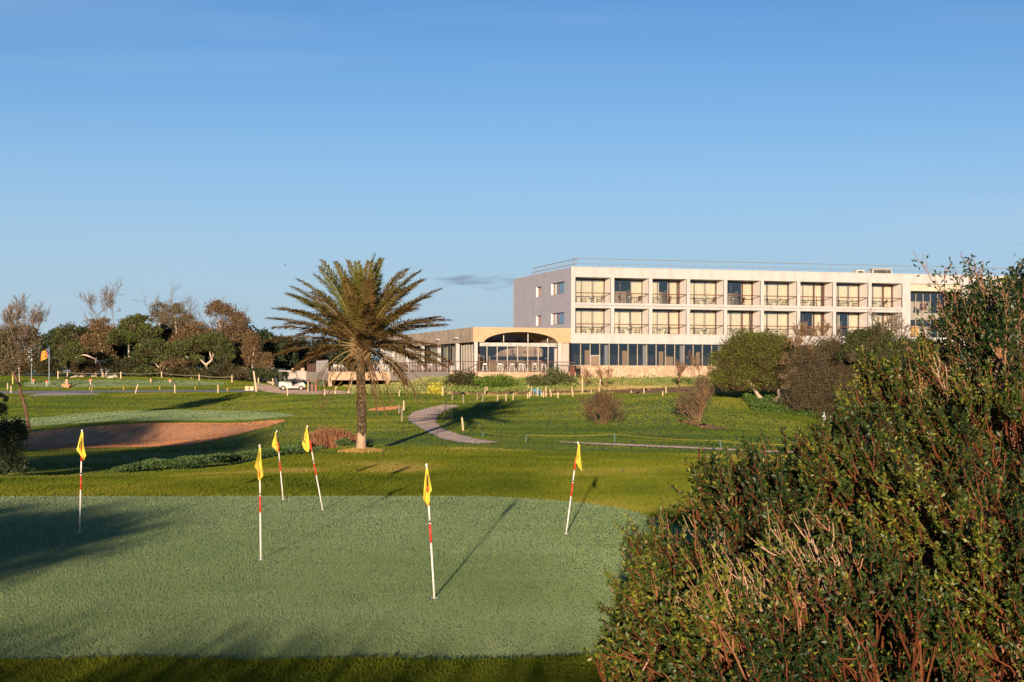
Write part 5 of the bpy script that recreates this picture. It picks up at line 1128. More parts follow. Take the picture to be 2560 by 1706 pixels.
tree('umbrella_pine', 'broad flat topped green pine with twisted pale trunks left of the tall brown tree', (528, 945), [(500,868,58,24),(545,872,40,26),(450,880,40,24),(535,850,40,16),(560,895,28,24),(480,905,30,18)], 168, M_pine, 12000, .22,
     [([(524,946),(520,925),(514,912),(526,905),(534,888),(530,870)],8),([(530,905),(524,880),(523,868)],5),([(516,914),(500,898),(494,893),(478,903),(462,888),(455,880)],5),([(476,905),(474,930)],4)], group=TG, tint=(.1,.95), flat=.2)
tree('fallen_tree', 'low bending trunk with brown foliage lying before the flat topped pine', (480, 948), [(440,915,34,16),(410,925,26,14)], 166, M_brn, 1500, .2, [([(514,934),(500,935),(485,942),(476,946)],7),([(428,940),(422,925),(408,918)],7),([(470,924),(448,922),(430,922)],3)], group=TG, core=False)
tree('arching_tree', 'small green tree with a long arching pale trunk beside the boulder row', (259, 938), [(170,888,26,22),(185,872,22,16),(150,895,16,16),(190,905,24,14),(175,915,28,10)], 166, M_pine, 4200, .2,
     [([(259,938),(254,918),(246,903),(232,895),(215,888),(203,888),(190,894),(180,901)],6),([(266,936),(266,915),(262,905),(252,902)],4.5),([(168,936),(170,915),(164,898)],3.4)], group=TG, tint=(.15,.9), twigs=[(182,900,-.8,-.4,26,3,2)])
# understorey shrubs
for i, (px, py, rx, ry, m_, tn) in enumerate(((120,925,40,16,M_pine,(0,.3)),(215,925,34,16,M_brn,(.0,.4)),(300,925,40,20,M_pine,(0,.4)),(360,935,30,14,M_pine,(.1,.8)),(560,930,34,18,M_pine,(0,.35)),(590,938,34,14,M_gry,(.1,.6)),(440,935,34,12,M_pine,(.0,.3)),(690,945,26,16,M_dkg,(.3,1)),(60,920,40,22,M_brn,(.05,.5)),(20,925,36,22,M_gry,(.05,.6)),(500,940,30,12,M_pine,(0,.5)),(650,940,26,14,M_dkg,(.3,1)))):
    tree('undergrowth_bush', 'low %s under the far trees, %s of twelve from the left' % ('dark green bush' if m_ in (M_dkg, M_pine) else 'brownish bush', nums[sorted([120,215,300,360,560,590,440,690,60,20,500,650]).index(px)]), (px, py+ry), [(px, py, rx*1.25, ry*1.1)], 166, m_, 2200, .24, [], cat='bush', group='undergrowth below the far trees', tint=tn)
# leaning tree at the left edge, nearer
tree('leaning_tree', 'leaning dark trunked tree with brown twiggy crown at the left edge', (75, 1031), [(30,850,40,30),(62,862,32,32),(8,880,30,34),(50,900,36,24),(15,925,30,20),(75,835,20,18)], 92, M_gry, 9000, .13,
     [([(75,1032),(60,1005),(51,985),(50,965),(42,950),(34,935),(32,915),(28,885),(34,860)],9),([(34,935),(50,905),(72,875)],4)], bark=M_bkd, core=False, clump_r=.3, tint=(.1,.9),
     twigs=[(32,900,-.3,-1,46,4,2.6),(36,910,.5,-1,46,4,2.6),(30,860,.0,-1,44,4,2.2),(58,890,.6,-1,40,4,2),(20,880,-.7,-1,40,3,2),(34,930,.9,-.7,40,3,2),(12,830,.1,-1,32,3,1.6),(60,840,.3,-1,34,3,1.6),(32,810,-.05,-1,26,3,1.6),(80,835,.3,-1,26,3,1.6)])
tree('bare_tree', 'pale bare leafless tree rising behind the leaning tree', (50, 930), [(40,850,50,34)], 150, M_gry, 1800, .2, [([(50,935),(46,880),(38,830)],3)], group=TG, core=False, clump_r=.3, twigs=[(34,840,-.05,-1,52,4,2),(10,850,-.3,-1,44,4,2),(62,845,.2,-1,44,4,2),(85,850,.2,-1,38,4,2),(50,850,.1,-1,44,4,2)])
# dark bush at the left edge
def bush(name, label, crowns, Y, leaf, n, size, base, group=None, cat='bush', **kw): return tree(name, label, base, crowns, Y, leaf, n, size, [], cat=cat, group=group, **kw)
bush('evergreen_bush', 'large dark rounded bush at the left edge before the bunker', [(15,1085,52,36),(35,1085,32,32),(0,1130,60,50),(10,1165,56,40),(60,1172,22,22),(-60,1080,60,60)], 45, M_dkg, 14000, .07, (0,1196), tint=(.2,1.0))
bush('wispy_shrub', 'wispy brown shrub above the dark left bush', [(-2,1030,22,26),(4,1000,14,12)], 46, M_gry, 1800, .06, (-6,1090), core=False, tint=(.3,.9))
# bushes by the terrace
bush('evergreen_bush', 'dark dense bush before the terrace corner', [(1155,952,40,22),(1135,962,26,16),(1178,960,30,18)], 136, M_pine, 5200, .15, (1155,976), tint=(0,.45))
bush('bright_bush', 'bright green bush right of the dark one before the terrace', [(1215,962,30,18),(1255,960,42,20),(1230,952,26,12),(1278,970,22,12)], 134, leafmat('bright_leaf', [(.04,.08,.01),(.10,.155,.02),(.19,.25,.035)], trans=.3), 5600, .15, (1240,980), tint=(.1,1))
bush('evergreen_bush', 'dark reddish tipped bush before the arch entrance', [(1345,956,34,18),(1385,945,40,20),(1410,958,34,16),(1365,962,50,14)], 134, leafmat('reddish_leaf', [(.04,.05,.015),(.09,.10,.03),(.22,.14,.07)], trans=.2), 6000, .14, (1380,974), tint=(0,.8))
# red brown bush by the palm
g = G(); b = at(830, 1128, 63.5); b.z = tzs(b.x, b.y); bo = np.array(b); t = thing('russet_bush', 'russet dry bush just left of the palm trunk', 'bush', b); segs = []
for i in range(360):
    a_ = rng.random()*2*math.pi; rr = rng.random()**.5; p = bo+np.array([(rr*math.cos(a_))*.85+.0, rr*math.sin(a_)*.55, -.1]); d = unit(np.array([math.cos(a_)*rr*.6, math.sin(a_)*rr*.5, 1.]))
    hh = .50+.65*rng.random()*(1-.35*rr)*(1.0 if p[0] < bo[0]+.3 else .8); grow(segs, p, d, hh*.62, .013, 2, spread=.28, up=.3, nch=3, shrink=.55)
addsegs(g, [(a-bo, b_, c) for a, b_, c in segs], 3, minr=.007); g.build('twigs', mat('russet_twig', (.13,.05,.028), (.24,.11,.055), scale=2, rough=.9), t)
g = G(); [blob(g, c, r, 1500, .05, tint=(.2,.9)) for c, r in (((-.2,0,.45),(.75,.5,.5)),((.5,0,.4),(.6,.45,.38)))]; g.build('foliage', leafmat('russet_leaf', [(.12,.045,.025),(.26,.10,.05),(.30,.18,.07)], trans=.2), t)
# hedge band of low leafy plants
M_hedge = leafmat('hedge_leaf', [(.02,.045,.014),(.045,.085,.022),(.11,.16,.045)], trans=.25)
pts = [(300,1183),(340,1181),(400,1178),(460,1176),(520,1171),(580,1163),(640,1153),(700,1142),(752,1137)]
base = gp(520, 1171, 40); t = thing('low_hedge', 'low leafy dark green hedge along the rise before the bunker', 'hedge', base); g = G(); bo = np.array(base)
pp = np.array([list(gp(x, y, 40)) for x, y in pts]); n = 22000; q = rng.random(n)*(len(pp)-1); C_ = np.stack([np.interp(q, np.arange(len(pp)), pp[:, i]) for i in range(3)], -1)
hh = np.interp(q, [0, 1, 4, 7, 8], [.1, .25, .36, .26, .16]); wv = .35+.65*rng.random(n)**.6
C_[:, 1] += (rng.random(n)-.3)*1.5; C_[:, 0] += rng.normal(0, .15, n); k = vnoise(C_[:, 0], C_[:, 1], .5); C_[:, 2] = tz(C_[:, 0], C_[:, 1])+hh*wv*(.6+.8*k)
leafquads(g, C_-bo, unit(rng.normal(size=(n, 3))+np.array([0, 0, .8])), .09, .04, np.clip(.1+.55*k+.35*rng.random(n), 0, 1)); g.build('leaves', M_hedge, t)
for i, (px, py, rx, ry) in enumerate(((757,1122,20,16),(862,1112,20,12),(795,1128,20,9))):
    bush('leafy_plant', 'green leafy plant at the foot of the russet bush, %s' % ('left', 'by the palm trunk', 'in the middle')[i], [(px, py, rx, ry)], 61.5, M_hedge, 1400, .08, (px, py+ry), group='leafy plants under the russet bush', cat='plant', core=False, tint=(.3,1))
# yellow flowering scrub before the terrace
def scatter(name, boxpx, n, h, size, m, tint, kind='stuff', label=None, ymin=100):
    """boxpx: list of (px,py) pairs of a quad on the ground"""
    a = [np.array(gp(x, y, ymin)) for x, y in boxpx]; u, v = rng.random(n), rng.random(n)
    P = (a[0]*(1-u)[:, None]+a[1]*u[:, None])*(1-v)[:, None]+(a[3]*(1-u)[:, None]+a[2]*u[:, None])*v[:, None]
    k = vnoise(P[:, 0], P[:, 1], 1.2); P[:, 2] = tz(P[:, 0], P[:, 1])+h*rng.random(n)*(.3+1.2*k)
    g = G(); leafquads(g, P, unit(rng.normal(size=(n, 3))+np.array([0, 0, .6])), size, size*.5, np.clip(tint[0]+(tint[1]-tint[0])*(.5*k+.5*rng.random(n)), 0, 1))
    o = g.build(name, m); tag(o, kind=kind); return o
M_scrub = leafmat('scrub_leaf', [(.08,.14,.03),(.20,.26,.06),(.34,.30,.12),(.48,.42,.08)], trans=.25, rough=.8)
scatter('ground_cover', [(880,972),(1130,951),(1140,982),(880,988)], 16000, .45, .16, M_scrub, (.05,.9))
scatter('ground_cover', [(1140,950),(1440,950),(1440,978),(1140,982)], 12000, .3, .16, M_scrub, (0,.5))
scatter('ground_cover', [(1440,938),(1760,950),(1780,966),(1440,974)], 16000, .45, .16, M_scrub, (0,.4))
scatter('yellow_flowers', [(1070,974),(1106,970),(1108,988),(1068,986)], 1500, .5, .14, leafmat('flower_yellow', [(.40,.36,.03),(.75,.62,.05)], trans=.3), (0,1))
scatter('yellow_flowers', [(960,968),(1065,958),(1065,966),(950,976)], 700, .5, .12, leafmat('flower_yellow', [(.40,.36,.03),(.75,.62,.05)], trans=.3), (0,1))
scatter('ground_cover', [(1830,985),(2100,1010),(2080,1060),(1880,1030)], 26000, .45, .11, leafmat('bank_leaf', [(.03,.07,.012),(.07,.13,.02),(.15,.18,.03)], trans=.25), (0,.9), ymin=80)
# bare shrubs on the fairway
def bareshrub(label, bx, by, lean, hpx, wpx, n, seedm, thick=.022, leafm=None, hgt=1.):
    b = gp(bx, by, 60); bo = np.array(b); s = b.y/F; t = thing('bare_shrub', label, 'shrub', b, 0, 'leafless shrubs on the fairway slope'); segs = []
    for i in range(n):
        a_ = rng.random()*2*math.pi; rr = rng.random()**.7; d = unit(np.array([math.cos(a_)*rr*wpx/hpx*1.7+lean, math.sin(a_)*rr*.6, 1.])); Lx = hpx*s*(.55+.38*rng.random())*(1-.35*rr)
        grow(segs, bo+np.array([math.cos(a_)*rr*.25, math.sin(a_)*.2*rr, -.1]), d, Lx*.75, thick*(.5+.6*rng.random()), 3, spread=.36, up=.2, nch=3, shrink=.6)
    g = G(); addsegs(g, [(a-bo, b_, c) for a, b_, c in segs], 3, minr=.0085); g.build('branches', seedm, t)
    if leafm: g = G(); [blob(g, (cx_*s, 0, cz_*s), (rx*s, rx*s*.8, rz*s), 1500, .07, core=False, tint=(.1,.8), clump_r=.3) for cx_, cz_, rx, rz in leafm]; g.build('leaves', M_gry, t)
    return t
bareshrub('round leafless brown shrub on the slope, left of the two', 1508, 1061, 0, 96, 62, 30, mat('shrub_twig', (.06,.032,.015), (.12,.07,.033), scale=2, rough=.9), leafm=[(-25,42,26,30),(22,36,28,28),(0,60,26,20)])
bareshrub('taller leafless shrub with orange earth at its foot, right of the two', 1743, 1054, -.05, 120, 46, 30, M_twig, leafm=[(-22,40,26,30),(6,60,30,30),(14,90,18,24)])
def thinbare(px, py, hpx, lab, Y):
    b = gp(px, py, 100); bo = np.array(b); s = b.y/F; t = thing('bare_sapling', lab, 'shrub', b, 0, 'thin bare saplings before the hotel'); segs = []
    for i in range(4): grow(segs, bo, unit(np.array([rng.normal()*.35, rng.normal()*.2, 1.])), hpx*s*.5, .03, 4, spread=.35, up=.2, nch=3, shrink=.62)
    g = G(); addsegs(g, [(a-bo, b_, c) for a, b_, c in segs], 3, minr=.011); g.build('branches', M_twig, t)
for px, py, hp, lab in ((1518,972,60,'thin bare sapling before the stone base, furthest left'),(1700,970,66,'thin bare sapling before the stone base, in the middle'),(1738,972,90,'tall thin bare sapling left of the round green tree'),(1465,970,46,'thin bare sapling beside the terrace end post')): thinbare(px, py, hp, lab, 0)
# round tree with twisted trunk
tree('mastic_tree', 'round dense green tree with a twisted pale trunk before the hotel', (1905, 1018), [(1890,895,92,58),(1832,915,58,52),(1950,905,62,56),(1880,860,66,32),(1930,862,52,30),(1830,945,56,36),(1900,945,70,36),(1800,952,36,28),(1845,968,46,20),(1925,966,50,22)], 98, leafmat('mastic_leaf', [(.045,.028,.011),(.075,.058,.014),(.10,.115,.016),(.16,.18,.025)], rough=.7, trans=.25), 56000, .105,
     [([(1922,1019),(1917,1008),(1905,1000),(1893,985),(1880,965),(1870,950)],14),([(1922,1016),(1935,1003),(1950,992),(1944,968),(1935,945)],15),([(1952,1004),(1965,1012),(1985,1020)],12),([(1948,992),(1975,1008)],7),([(1890,1016),(1896,1006)],6)], bark=M_bark, tint=(.1,.98), lump=.2, clump_r=.12)
# brown thicket
tree('brown_thicket', 'wide brown twiggy thicket right of the round green tree', (2080, 1040), [(2040,930,76,76),(2110,950,80,70),(2000,960,50,60),(2170,920,70,70),(2060,985,90,50),(2085,880,60,40),(2150,985,70,46),(2005,1010,56,34),(2085,1035,80,34)], 93, leafmat('thicket_leaf', [(.03,.02,.012),(.06,.042,.022),(.11,.078,.04),(.09,.095,.03)], rough=.8, trans=.2), 52000, .085, [([(2060,1050),(2050,1010),(2030,960)],6)],
     bark=M_bkd, cat='bush', tint=(.15,.95), clump_r=.2, twigs=[(x, y, dx, -1, 40, 4, 2.2) for x, y, dx in ((2040,930,-.3),(2080,920,.1),(2120,940,.3),(2000,950,-.5),(2060,880,0),(2160,920,.3),(2100,1000,.1),(2020,990,-.3),(1990,900,-.2),(1995,905,-.1),(2020,890,0))], twigm=M_twig)
tree('green_thicket', 'green leafy bush rising behind the brown thicket', (2190, 980), [(2175,858,50,34),(2140,850,32,24),(2215,880,56,34),(2260,880,50,34),(2130,890,40,30),(2310,885,50,40),(2230,920,80,40),(2190,843,46,26)], 90.5, M_pine, 24000, .11, [], cat='bush', tint=(.05,.75), twigs=[(2200,900,0,-1,60,4,2.4),(2250,890,.2,-1,50,4,2.4)], twigm=M_twigg)
# ================================================================== PALM
PB = gp(902, 1130, 55); PB.z = tzs(PB.x, PB.y); s = PB.y/F
PT = at(903, 866, PB.y)-PB
palm = thing('palm_tree', 'date palm with a wide browning crown and ringed trunk before the clubhouse', 'palm tree', PB)
g = G(); nr_, ns_ = 150, 22; V = []
for j in range(nr_):
    f = j/(nr_-1); z = -.2+f*(PT.z+.2); zp = f; r = (12.4-1.8*math.sin(min(1, zp*1.6)*math.pi/2))*s
    if zp < .05: r *= 1+.35*(1-zp/.05)
    if zp > .86: r *= 1+1.0*(zp-.86)/.14*(.7)
    for i in range(ns_):
        a_ = 2*math.pi*i/ns_; row = j//5; ph = (row % 2)*.5; rgh = 0
        if zp > .21: rgh = .075*((j % 5)/4)*(.6+.4*math.cos((i/ns_*11+ph)*2*math.pi))*(.6+.8*rng.random())
        else: rgh = .012*rng.random()
        x0 = PT.x*f+.03*math.sin(f*5); V.append(((r*(1+rgh*2.2))*math.cos(a_)+x0, (r*(1+rgh*2.2))*math.sin(a_), z))
idx = np.arange(nr_*ns_).reshape(nr_, ns_); nx = np.roll(idx, -1, 1)
Fq = np.stack([idx[:-1], nx[:-1], nx[1:], idx[1:]], -1).reshape(-1, 4); jj = np.repeat(np.arange(nr_-1), ns_)
g.add(V, Fq, .5); g.m = [np.where(jj/nr_ < .2+.02*np.sin(np.tile(np.arange(ns_), nr_-1)), 1, 0)]
g.build('trunk', [mat('palm_bark', (.018,.012,.007), (.15,.10,.045), scale=14, rough=.9, bump=1, bscale=25, c3=(.05,.032,.017)), mat('palm_foot', (.28,.18,.115), (.36,.25,.17), scale=10, rough=.9, bump=1, bscale=25)], palm)
g = G(); 
for i in range(60):
    a_ = i*2.4; z = PT.z-.55+.6*(i/60); el_ = .5+.7*i/60; d = np.array([math.cos(a_)*math.cos(el_), math.sin(a_)*math.cos(el_), math.sin(el_)]); p = np.array([PT.x, 0, z])+d*np.array([.16,.16,0]); g.tubes([[p, p+d*.2, p+d*.42]], [[.06,.05,.02]], 4, cap=True)
g.build('leaf_bases', mat('leaf_base', (.13,.08,.04), (.22,.14,.07), scale=6, rough=.85), palm)
M_fr = leafmat('palm_leaf', [(.11,.06,.025),(.18,.105,.04),(.15,.115,.026),(.10,.105,.02),(.075,.10,.026)], rough=.5, trans=.25, spec=.3)
M_rach = mat('palm_rachis', (.17,.12,.05), (.25,.18,.08), scale=3, rough=.6)
def frond(az, elv, Lf, droop, tone, nl=44, dead=False, llen=.50):
    k = 14; d = np.array([math.cos(az)*math.cos(elv), math.sin(az)*math.cos(elv), math.sin(elv)]); p = np.array([PT.x, 0, PT.z])+d*.12; pts = [p]; e = elv; az2 = az+rng.normal(0, .05)
    for i in range(k):
        f = i/k; e -= droop/k*(.35+1.3*f); az2 += rng.normal(0, .012); dd = np.array([math.cos(az2)*math.cos(e), math.sin(az2)*math.cos(e), math.sin(e)]); pts.append(pts[-1]+dd*Lf/k)
    P = np.array(pts); g = G(); g.tubes(P[None], np.linspace(.032, .006, k+1)[None], 4, tint=.1, mi=1)
    t = np.linspace(.17 if not dead else .3, .985, nl); q = t*k; C_ = np.stack([np.interp(q, np.arange(k+1), P[:, i]) for i in range(3)], -1)
    T = unit(np.stack([np.interp(q, np.arange(k+1), np.gradient(P[:, i])) for i in range(3)], -1)); side = unit(np.cross(T, [0, 0, 1.])); upv = np.cross(side, T)
    ll = llen*np.sin(math.pi*np.clip(.12+.80*t, 0, 1))**.7*(1 if not dead else .6)
    for sg in (-1, 1):
        for lay in (0, 1):
            if dead and lay: continue
            fwd = .75+.5*t; jd = rng.normal(0, .16, (nl, 3)); D = unit(side*sg*(1-.1*lay)+T*fwd[:, None]+upv*(.32 if lay == 0 else -.12)+jd)
            L2 = ll*(.8+.4*rng.random(nl)); W2_ = .036+.014*rng.random(nl); S = unit(np.cross(D, upv)); off = T*(lay*.5*Lf*.8/nl)
            b0 = C_+off; m = b0+D*L2[:, None]*.45; tip = b0+D*L2[:, None]+np.array([0, 0, -1.])*(L2*(.10 if not dead else .28))[:, None]
            V = np.stack([b0, m-S*W2_[:, None]*.5, tip, m+S*W2_[:, None]*.5], 1).reshape(-1, 3)
            g.add(V, np.arange(4*nl).reshape(nl, 4), np.clip(tone+.12*rng.normal(size=nl)-(t**3)*.3, 0, 1))
    g.build('frond', [M_fr, M_rach], palm)
nf = 80
for i in range(nf):
    f = (i+.5)/nf; elv = math.radians(88-94*f**.85+rng.uniform(-5, 5)); az_ = i*2.39996+rng.uniform(-.2, .2)
    if f > .55 and math.sin(az_) < -.55: elv += .30
    frond(az_, elv, (3.35+.45*rng.random())*(1 if f > .12 else .95), .30+.30*rng.random()+.12*f, float(np.clip(.92-.75*f+rng.normal(0, .1), .02, 1)), nl=54)
for i in range(8):
    az_ = math.pi*(-.12+1.24*rng.random()); frond(az_, math.radians(-12-26*rng.random()), 2.5+1.1*rng.random(), .5+.6*rng.random(), .05, nl=22, dead=True)
g = G()
for x, y in ((795,1032),(967,1045),(944,1035),(917,1033),(890,1020),(948,1024),(866,985)):
    q = np.array(at(x, y, PB.y-.3+.4*rng.random())-PB); p0 = np.array([PT.x+rng.normal()*.15, -.15, PT.z-.1]); mid_ = p0*.5+q*.5+np.array([(q[0]-p0[0])*.12, 0, .1]); g.tubes([[p0, p0*.7+mid_*.3+np.array([(q[0]-p0[0])*.08,0,.1]), mid_, q*.7+mid_*.3, q]], [[.035,.03,.022,.016,.008]], 4, tint=.05)
    n = 26; f = rng.random(n)*.5+.45; C_ = p0+(q-p0)*f[:, None]; leafquads(g, C_, unit((q-p0)[None]+rng.normal(size=(n, 3))*.35), .28, .025, .08)
g.build('hanging_stalks', M_fr, palm)
for v in (0,):
    t = thing('earth_mound', 'low mound of orange earth and dry grass around the palm foot', 'mound', PB); n = 2600; a_ = rng.random(n)*2*math.pi; r = rng.random(n)**.6*.9; g = G()
    X = r*np.cos(a_)*1.0; Yv = r*np.sin(a_)*.8; Zv = tz(X+PB.x, Yv+PB.y)-PB.z+.12*np.exp(-r*r*3)
    leafquads(g, np.stack([X, Yv, Zv-.02], -1), unit(rng.normal(size=(n, 3))*.5+np.array([0, 0, 1.])), .10, .03, rng.random(n)); g.build('dry_grass', leafmat('mound_straw', [(.30,.14,.04),(.42,.24,.07),(.30,.28,.06)], trans=.2), t)
# ================================================================== FOREGROUND SHRUBS
M_lent = leafmat('shrub_leaf', [(.008,.018,.006),(.013,.030,.008),(.028,.050,.009),(.066,.088,.011),(.17,.165,.016)], rough=.48, trans=.2, spec=.3)
M_stem = leafmat('shrub_stem', [(.045,.013,.006),(.12,.036,.014),(.23,.11,.06),(.31,.20,.14)], rough=.7, trans=0, spec=.15)
def shrub(label, balls, dens, ymax_cull, bare=None, lsc=1., tb=(.0, .75)):
    """balls: (px,py,r_px,Y).  twigs grow from inside each ball up, left and outwards and carry leaves near the tips"""
    cs = np.array([list(at(x, y, Y)) for x, y, r, Y in balls]); rs = np.array([r*Y/F for x, y, r, Y in balls])
    foot = cs.mean(0); foot[2] = tzs(foot[0], foot[1]); t = thing('mastic_shrub', label, 'shrub', foot); gs = G(); gl = G()
    A = []; Nn = []
    for c, r in zip(cs, rs):
        n = int(dens*4*math.pi*r*r); d = unit(rng.normal(size=(n, 3)))
        # keep the parts facing up, left, the viewer and the sun; a thinner shell elsewhere
        face = (-d[:, 1]*.8+d[:, 2]*.6-d[:, 0]*.5); keep = (face > -.1) | (rng.random(n) < .35); d = d[keep]
        rr = r*(1-.55*rng.random(len(d))**1.8)*(1+.10*np.sin(d[:, 0]*9+d[:, 2]*7)); P = c+d*rr[:, None]
        ins = np.zeros(len(P), bool)
        for c2, r2 in zip(cs, rs):
            if c2 is not c: ins |= np.linalg.norm(P-c2, axis=1) < r2*.62
        P, d = P[~ins], d[~ins]; ok = P[:, 2] > .15; A.append(P[ok]); Nn.append(d[ok])
    P = np.concatenate(A); Nn = np.concatenate(Nn); n = len(P)
    grp = vnoise(P[:, 0]*1.0+3, P[:, 2]*1.0+P[:, 1]*.5, .22); grp2 = vnoise(P[:, 0]+9, P[:, 2]+P[:, 1]*.3, .6)
    jit = rng.normal(size=(n, 3))*.26; D = unit(Nn*.42+np.array([-.42, -.12, .95])+jit)
    # void pockets: remove some clusters so that the dark inside shows
    hole = vnoise(P[:, 0]+17, P[:, 2]*1.1+P[:, 1]*.4, .33) < .24; keep = ~hole | (rng.random(n) < .3); P, D, Nn, grp, grp2 = P[keep], D[keep], Nn[keep], grp[keep], grp2[keep]; n = len(P)
    Ls = (.34+.34*rng.random(n)); P0 = P-D*Ls[:, None]; bend = rng.normal(size=(n, 3))*.05
    k = 5; f = np.linspace(0, 1, k)[None, :, None]; path = P0[:, None]+(P-P0)[:, None]*f+(bend[:, None]*np.sin(f*math.pi))+rng.normal(size=(n, k, 3))*.006
    bareness = np.zeros(n)
    if bare:
        for bx, by, br, bY in bare:
            u = (P[:, 0]/P[:, 1]*F+1280-bx)/br; v = (YH-(P[:, 2]-H)/P[:, 1]*F-by)/(br*.8); bareness = np.maximum(bareness, .85*np.clip(1.35-np.sqrt(u*u+v*v), 0, 1)*(.3+.9*grp))
    stone = np.clip(.05+.35*grp+.75*bareness+rng.normal(0, .12, n), 0, 1)
    gs.tubes(path, (np.array([.0068, .006, .0048, .0036, .002])[None]*(.7+.5*rng.random(n))[:, None]), 4, tint=stone)
    # side twigs
    m = 4; ids = np.repeat(np.arange(n), m); ft = .30+.6*rng.random(n*m); B0 = P0[ids]+(P-P0)[ids]*ft[:, None]+bend[ids]*np.sin(ft*math.pi)[:, None]
    SD = unit(D[ids]+rng.normal(size=(n*m, 3))*.42+np.array([0, 0, .15])); SL = (.09+.15*rng.random(n*m)); mid = B0+SD*SL[:, None]*.5+rng.normal(size=(n*m, 3))*.006; B1 = B0+unit(SD+D[ids]*.4)*SL[:, None]
    gs.tubes(np.stack([B0, mid, B1], 1), np.array([.0042, .0034, .0018])[None]*np.ones((n*m, 1)), 3, tint=stone[ids])
    # leaves on side twigs and leader tips
    for (Q0, Q1, own, nl) in ((B0, B1, ids, 24), (P0+(P-P0)*.7, P, np.arange(n), 26)):
        cnt = len(Q0); j = np.repeat(np.arange(cnt), nl); keepp = rng.random(len(j)) < (1-.92*bareness[own[j]])*(.78+.22*(grp[own[j]] > .3)); j = j[keepp]; f = .25+.8*rng.random(len(j))**.8
        b0 = Q0[j]+(Q1[j]-Q0[j])*f[:, None]; ax = unit(Q1[j]-Q0[j]); DL = unit(ax*.75+unit(rng.normal(size=(len(j), 3)))*.85)
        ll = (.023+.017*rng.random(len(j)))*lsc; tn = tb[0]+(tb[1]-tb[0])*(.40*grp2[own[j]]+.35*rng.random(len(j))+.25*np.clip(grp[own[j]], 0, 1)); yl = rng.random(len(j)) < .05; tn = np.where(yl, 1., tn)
        # outer left and top leaves tinted yellower, sunlit edge put into the colour
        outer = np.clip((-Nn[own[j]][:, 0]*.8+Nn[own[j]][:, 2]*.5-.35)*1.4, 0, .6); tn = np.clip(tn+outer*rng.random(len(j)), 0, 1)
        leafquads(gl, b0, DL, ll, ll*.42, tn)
    # main limbs to the ground
    for c, r in zip(cs, rs):
        for q in range(3):
            e_ = c+rng.normal(size=3)*r*.4; b_ = foot+np.array([rng.normal()*.3+(c[0]-foot[0])*.45, rng.normal()*.3+(c[1]-foot[1])*.5, -.1]); b_[2] = tzs(b_[0], b_[1])-.1; m_ = (b_+e_)/2+rng.normal(size=3)*.12; gs.tubes([[b_, b_*.5+m_*.5, m_, (m_+e_)/2, e_]], [[.024,.02,.016,.012,.006]], 6, tint=.12)
    for G_ in (gs, gl):
        for i in range(len(G_.v)): G_.v[i] = G_.v[i]-foot
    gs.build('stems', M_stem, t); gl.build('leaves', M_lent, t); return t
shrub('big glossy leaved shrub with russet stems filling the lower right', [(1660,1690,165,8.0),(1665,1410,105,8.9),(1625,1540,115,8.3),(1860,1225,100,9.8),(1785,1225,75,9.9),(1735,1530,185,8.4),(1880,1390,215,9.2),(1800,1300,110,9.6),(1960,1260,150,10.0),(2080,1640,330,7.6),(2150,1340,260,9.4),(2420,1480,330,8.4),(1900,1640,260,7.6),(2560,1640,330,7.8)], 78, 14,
      bare=[(1780,1340,110,9),(1900,1420,130,9),(2000,1350,120,9),(1700,1480,60,8.5)])
shrub('tall glossy leaved shrub rising at the right behind the low one', [(2140,1170,160,11.2),(2260,1060,175,11.8),(2400,1010,170,12.2),(2300,1260,240,11.0),(2520,1180,270,11.0),(2200,970,70,12),(2350,900,60,12.4),(2590,740,90,12.2)], 62, 14, bare=[(2340,920,80,12),(2470,850,120,12)], lsc=1.1)
# leggy bush in the top right corner: long pale bare limbs, leaves at the ends
foot = np.array(at(2560, 1500, 12.0)); foot[2] = tzs(foot[0], foot[1]); t = thing('leggy_shrub', 'tall leggy shrub with pale bare limbs in the top right corner', 'shrub', foot); segs = []
for i in range(44):
    bx, by = 2480+rng.random()*140, 1060-rng.random()*120; p = np.array(at(bx, by, 11.4+rng.random()*1.6)); tx_, ty_ = 2370+rng.random()*230, 690+rng.random()*180
    if i < 12: tx_, ty_ = 2350+rng.random()*120, 760+rng.random()*140
    q = np.array(at(tx_, ty_, 11.2+rng.random()*1.8)); d = unit(q-p); Ln = np.linalg.norm(q-p); grow(segs, p, d, Ln*.62, .017, 3, spread=.26, up=.12, nch=3, curve=.06, shrink=.5)
    m_ = (p+foot)/2+rng.normal(size=3)*.15; segs.append((np.array([foot+rng.normal(size=3)*np.array([.2,.2,0]), foot*.6+m_*.4, m_, m_*.5+p*.5, p]), np.linspace(.035, .017, 5), 9))
g = G(); addsegs(g, [(a-foot, b_, c) for a, b_, c in segs], 4, tint=.8, minr=.0025); 
for i in range(len(g.t)): g.t[i] = np.clip(.72+rng.normal(0, .12, len(g.t[i])), 0, 1)
g.build('stems', M_stem, t)
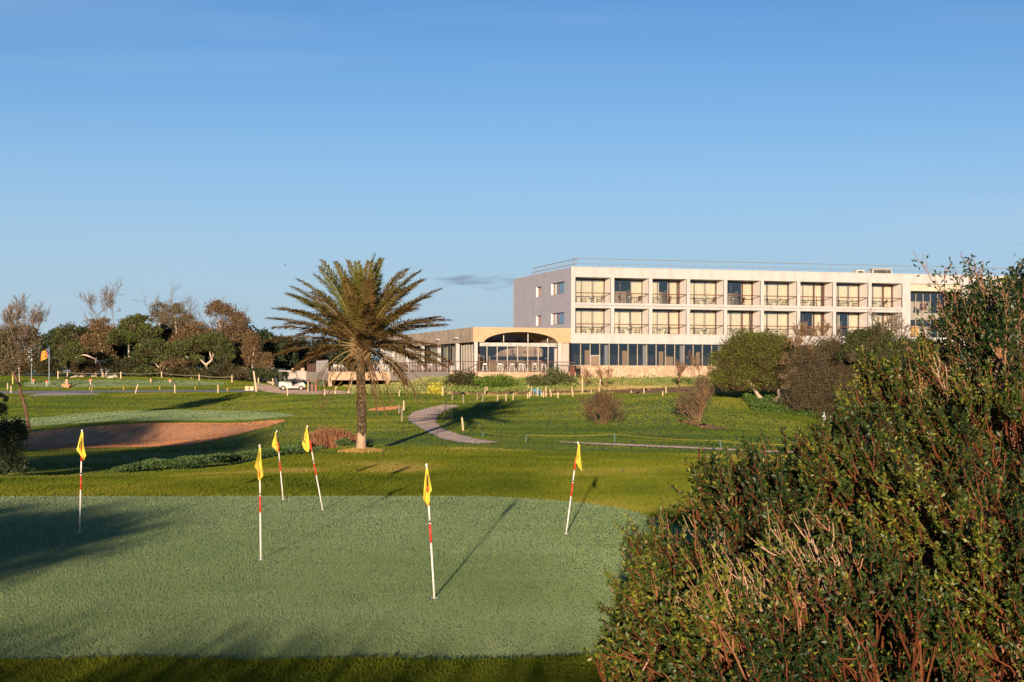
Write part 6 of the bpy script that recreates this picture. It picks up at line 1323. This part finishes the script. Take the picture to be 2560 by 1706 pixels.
tips = np.array([s_[0][-1] for s_ in segs if s_[2] == 0]); tdir = unit(np.array([s_[0][-1]-s_[0][-2] for s_ in segs if s_[2] == 0])); g = G(); n = len(tips)*20; j = np.repeat(np.arange(len(tips)), 20); den = vnoise(tips[:, 0]+5, tips[:, 2], .35)[j]; kp = rng.random(n) < np.where(den > .42, 1, .35); j = j[kp]
DL = unit(tdir[j]*.6+unit(rng.normal(size=(len(j), 3)))); b0 = tips[j]-tdir[j]*(rng.random(len(j))*.16)[:, None]+rng.normal(size=(len(j), 3))*.03; leafquads(g, b0-foot, DL, .036+.022*rng.random(len(j)), .017, np.clip(rng.random(len(j))*.65, 0, 1)); g.build('leaves', M_lent, t)
# ================================================================== planting behind the viewer that shades the green
def shadetree(name, label, c, rad, n, size, base=None, m=M_dkg, cat='tree', core=True, lump=.18):
    b = Vector((c[0], c[1], 0)); t = thing(name, label, cat, b); g = G(); 
    for cc, rr in zip(*(((c,), (rad,)) if not isinstance(c[0], (tuple, list)) else (c, rad))): blob(g, (cc[0]-b.x, cc[1]-b.y, cc[2]), rr, n, size, tint=(.1,.9), lump=lump, core=core)
    g.build('crown', m, t); g = G(); g.tube([(0,0,-.1),(.05,0,c[2]*.5),(0,.05,c[2])], [.14,.11,.07], 8); g.build('trunk', M_bkd, t); return t
shadetree('shade_tree', 'round tree behind the viewer to the left, outside the picture', (-12.6,-7,3.15), (3.6,2.2,1.0), 9000, .18)
shadetree('shade_tree', 'spreading tree left of the green, outside the picture', (-21.0,12,5.0), (5.0,3.0,2.6), 9000, .22)
shadetree('shade_tree', 'second tree left of the green, outside the picture', (-31.5,22,5.5), (5.5,4,3.0), 8000, .24)
shadetree('shade_tree', 'tall tree behind the viewer far to the right, outside the picture', (12.0,-6,8.9), (2.6,2.6,1.6), 6000, .22)
for i, x in enumerate((-9.5,-7.2,-5.0,-2.8,-.6,1.6)):
    shadetree('hedge_shrub', 'clipped shrub in the hedge behind the viewer, %s from the left' % nums[i], (x,-4,1.15), (1.7,1.2,(1.16,1.15,1.10,1.03,1.06,1.1)[i]*1.02), 3200, .10, cat='shrub')
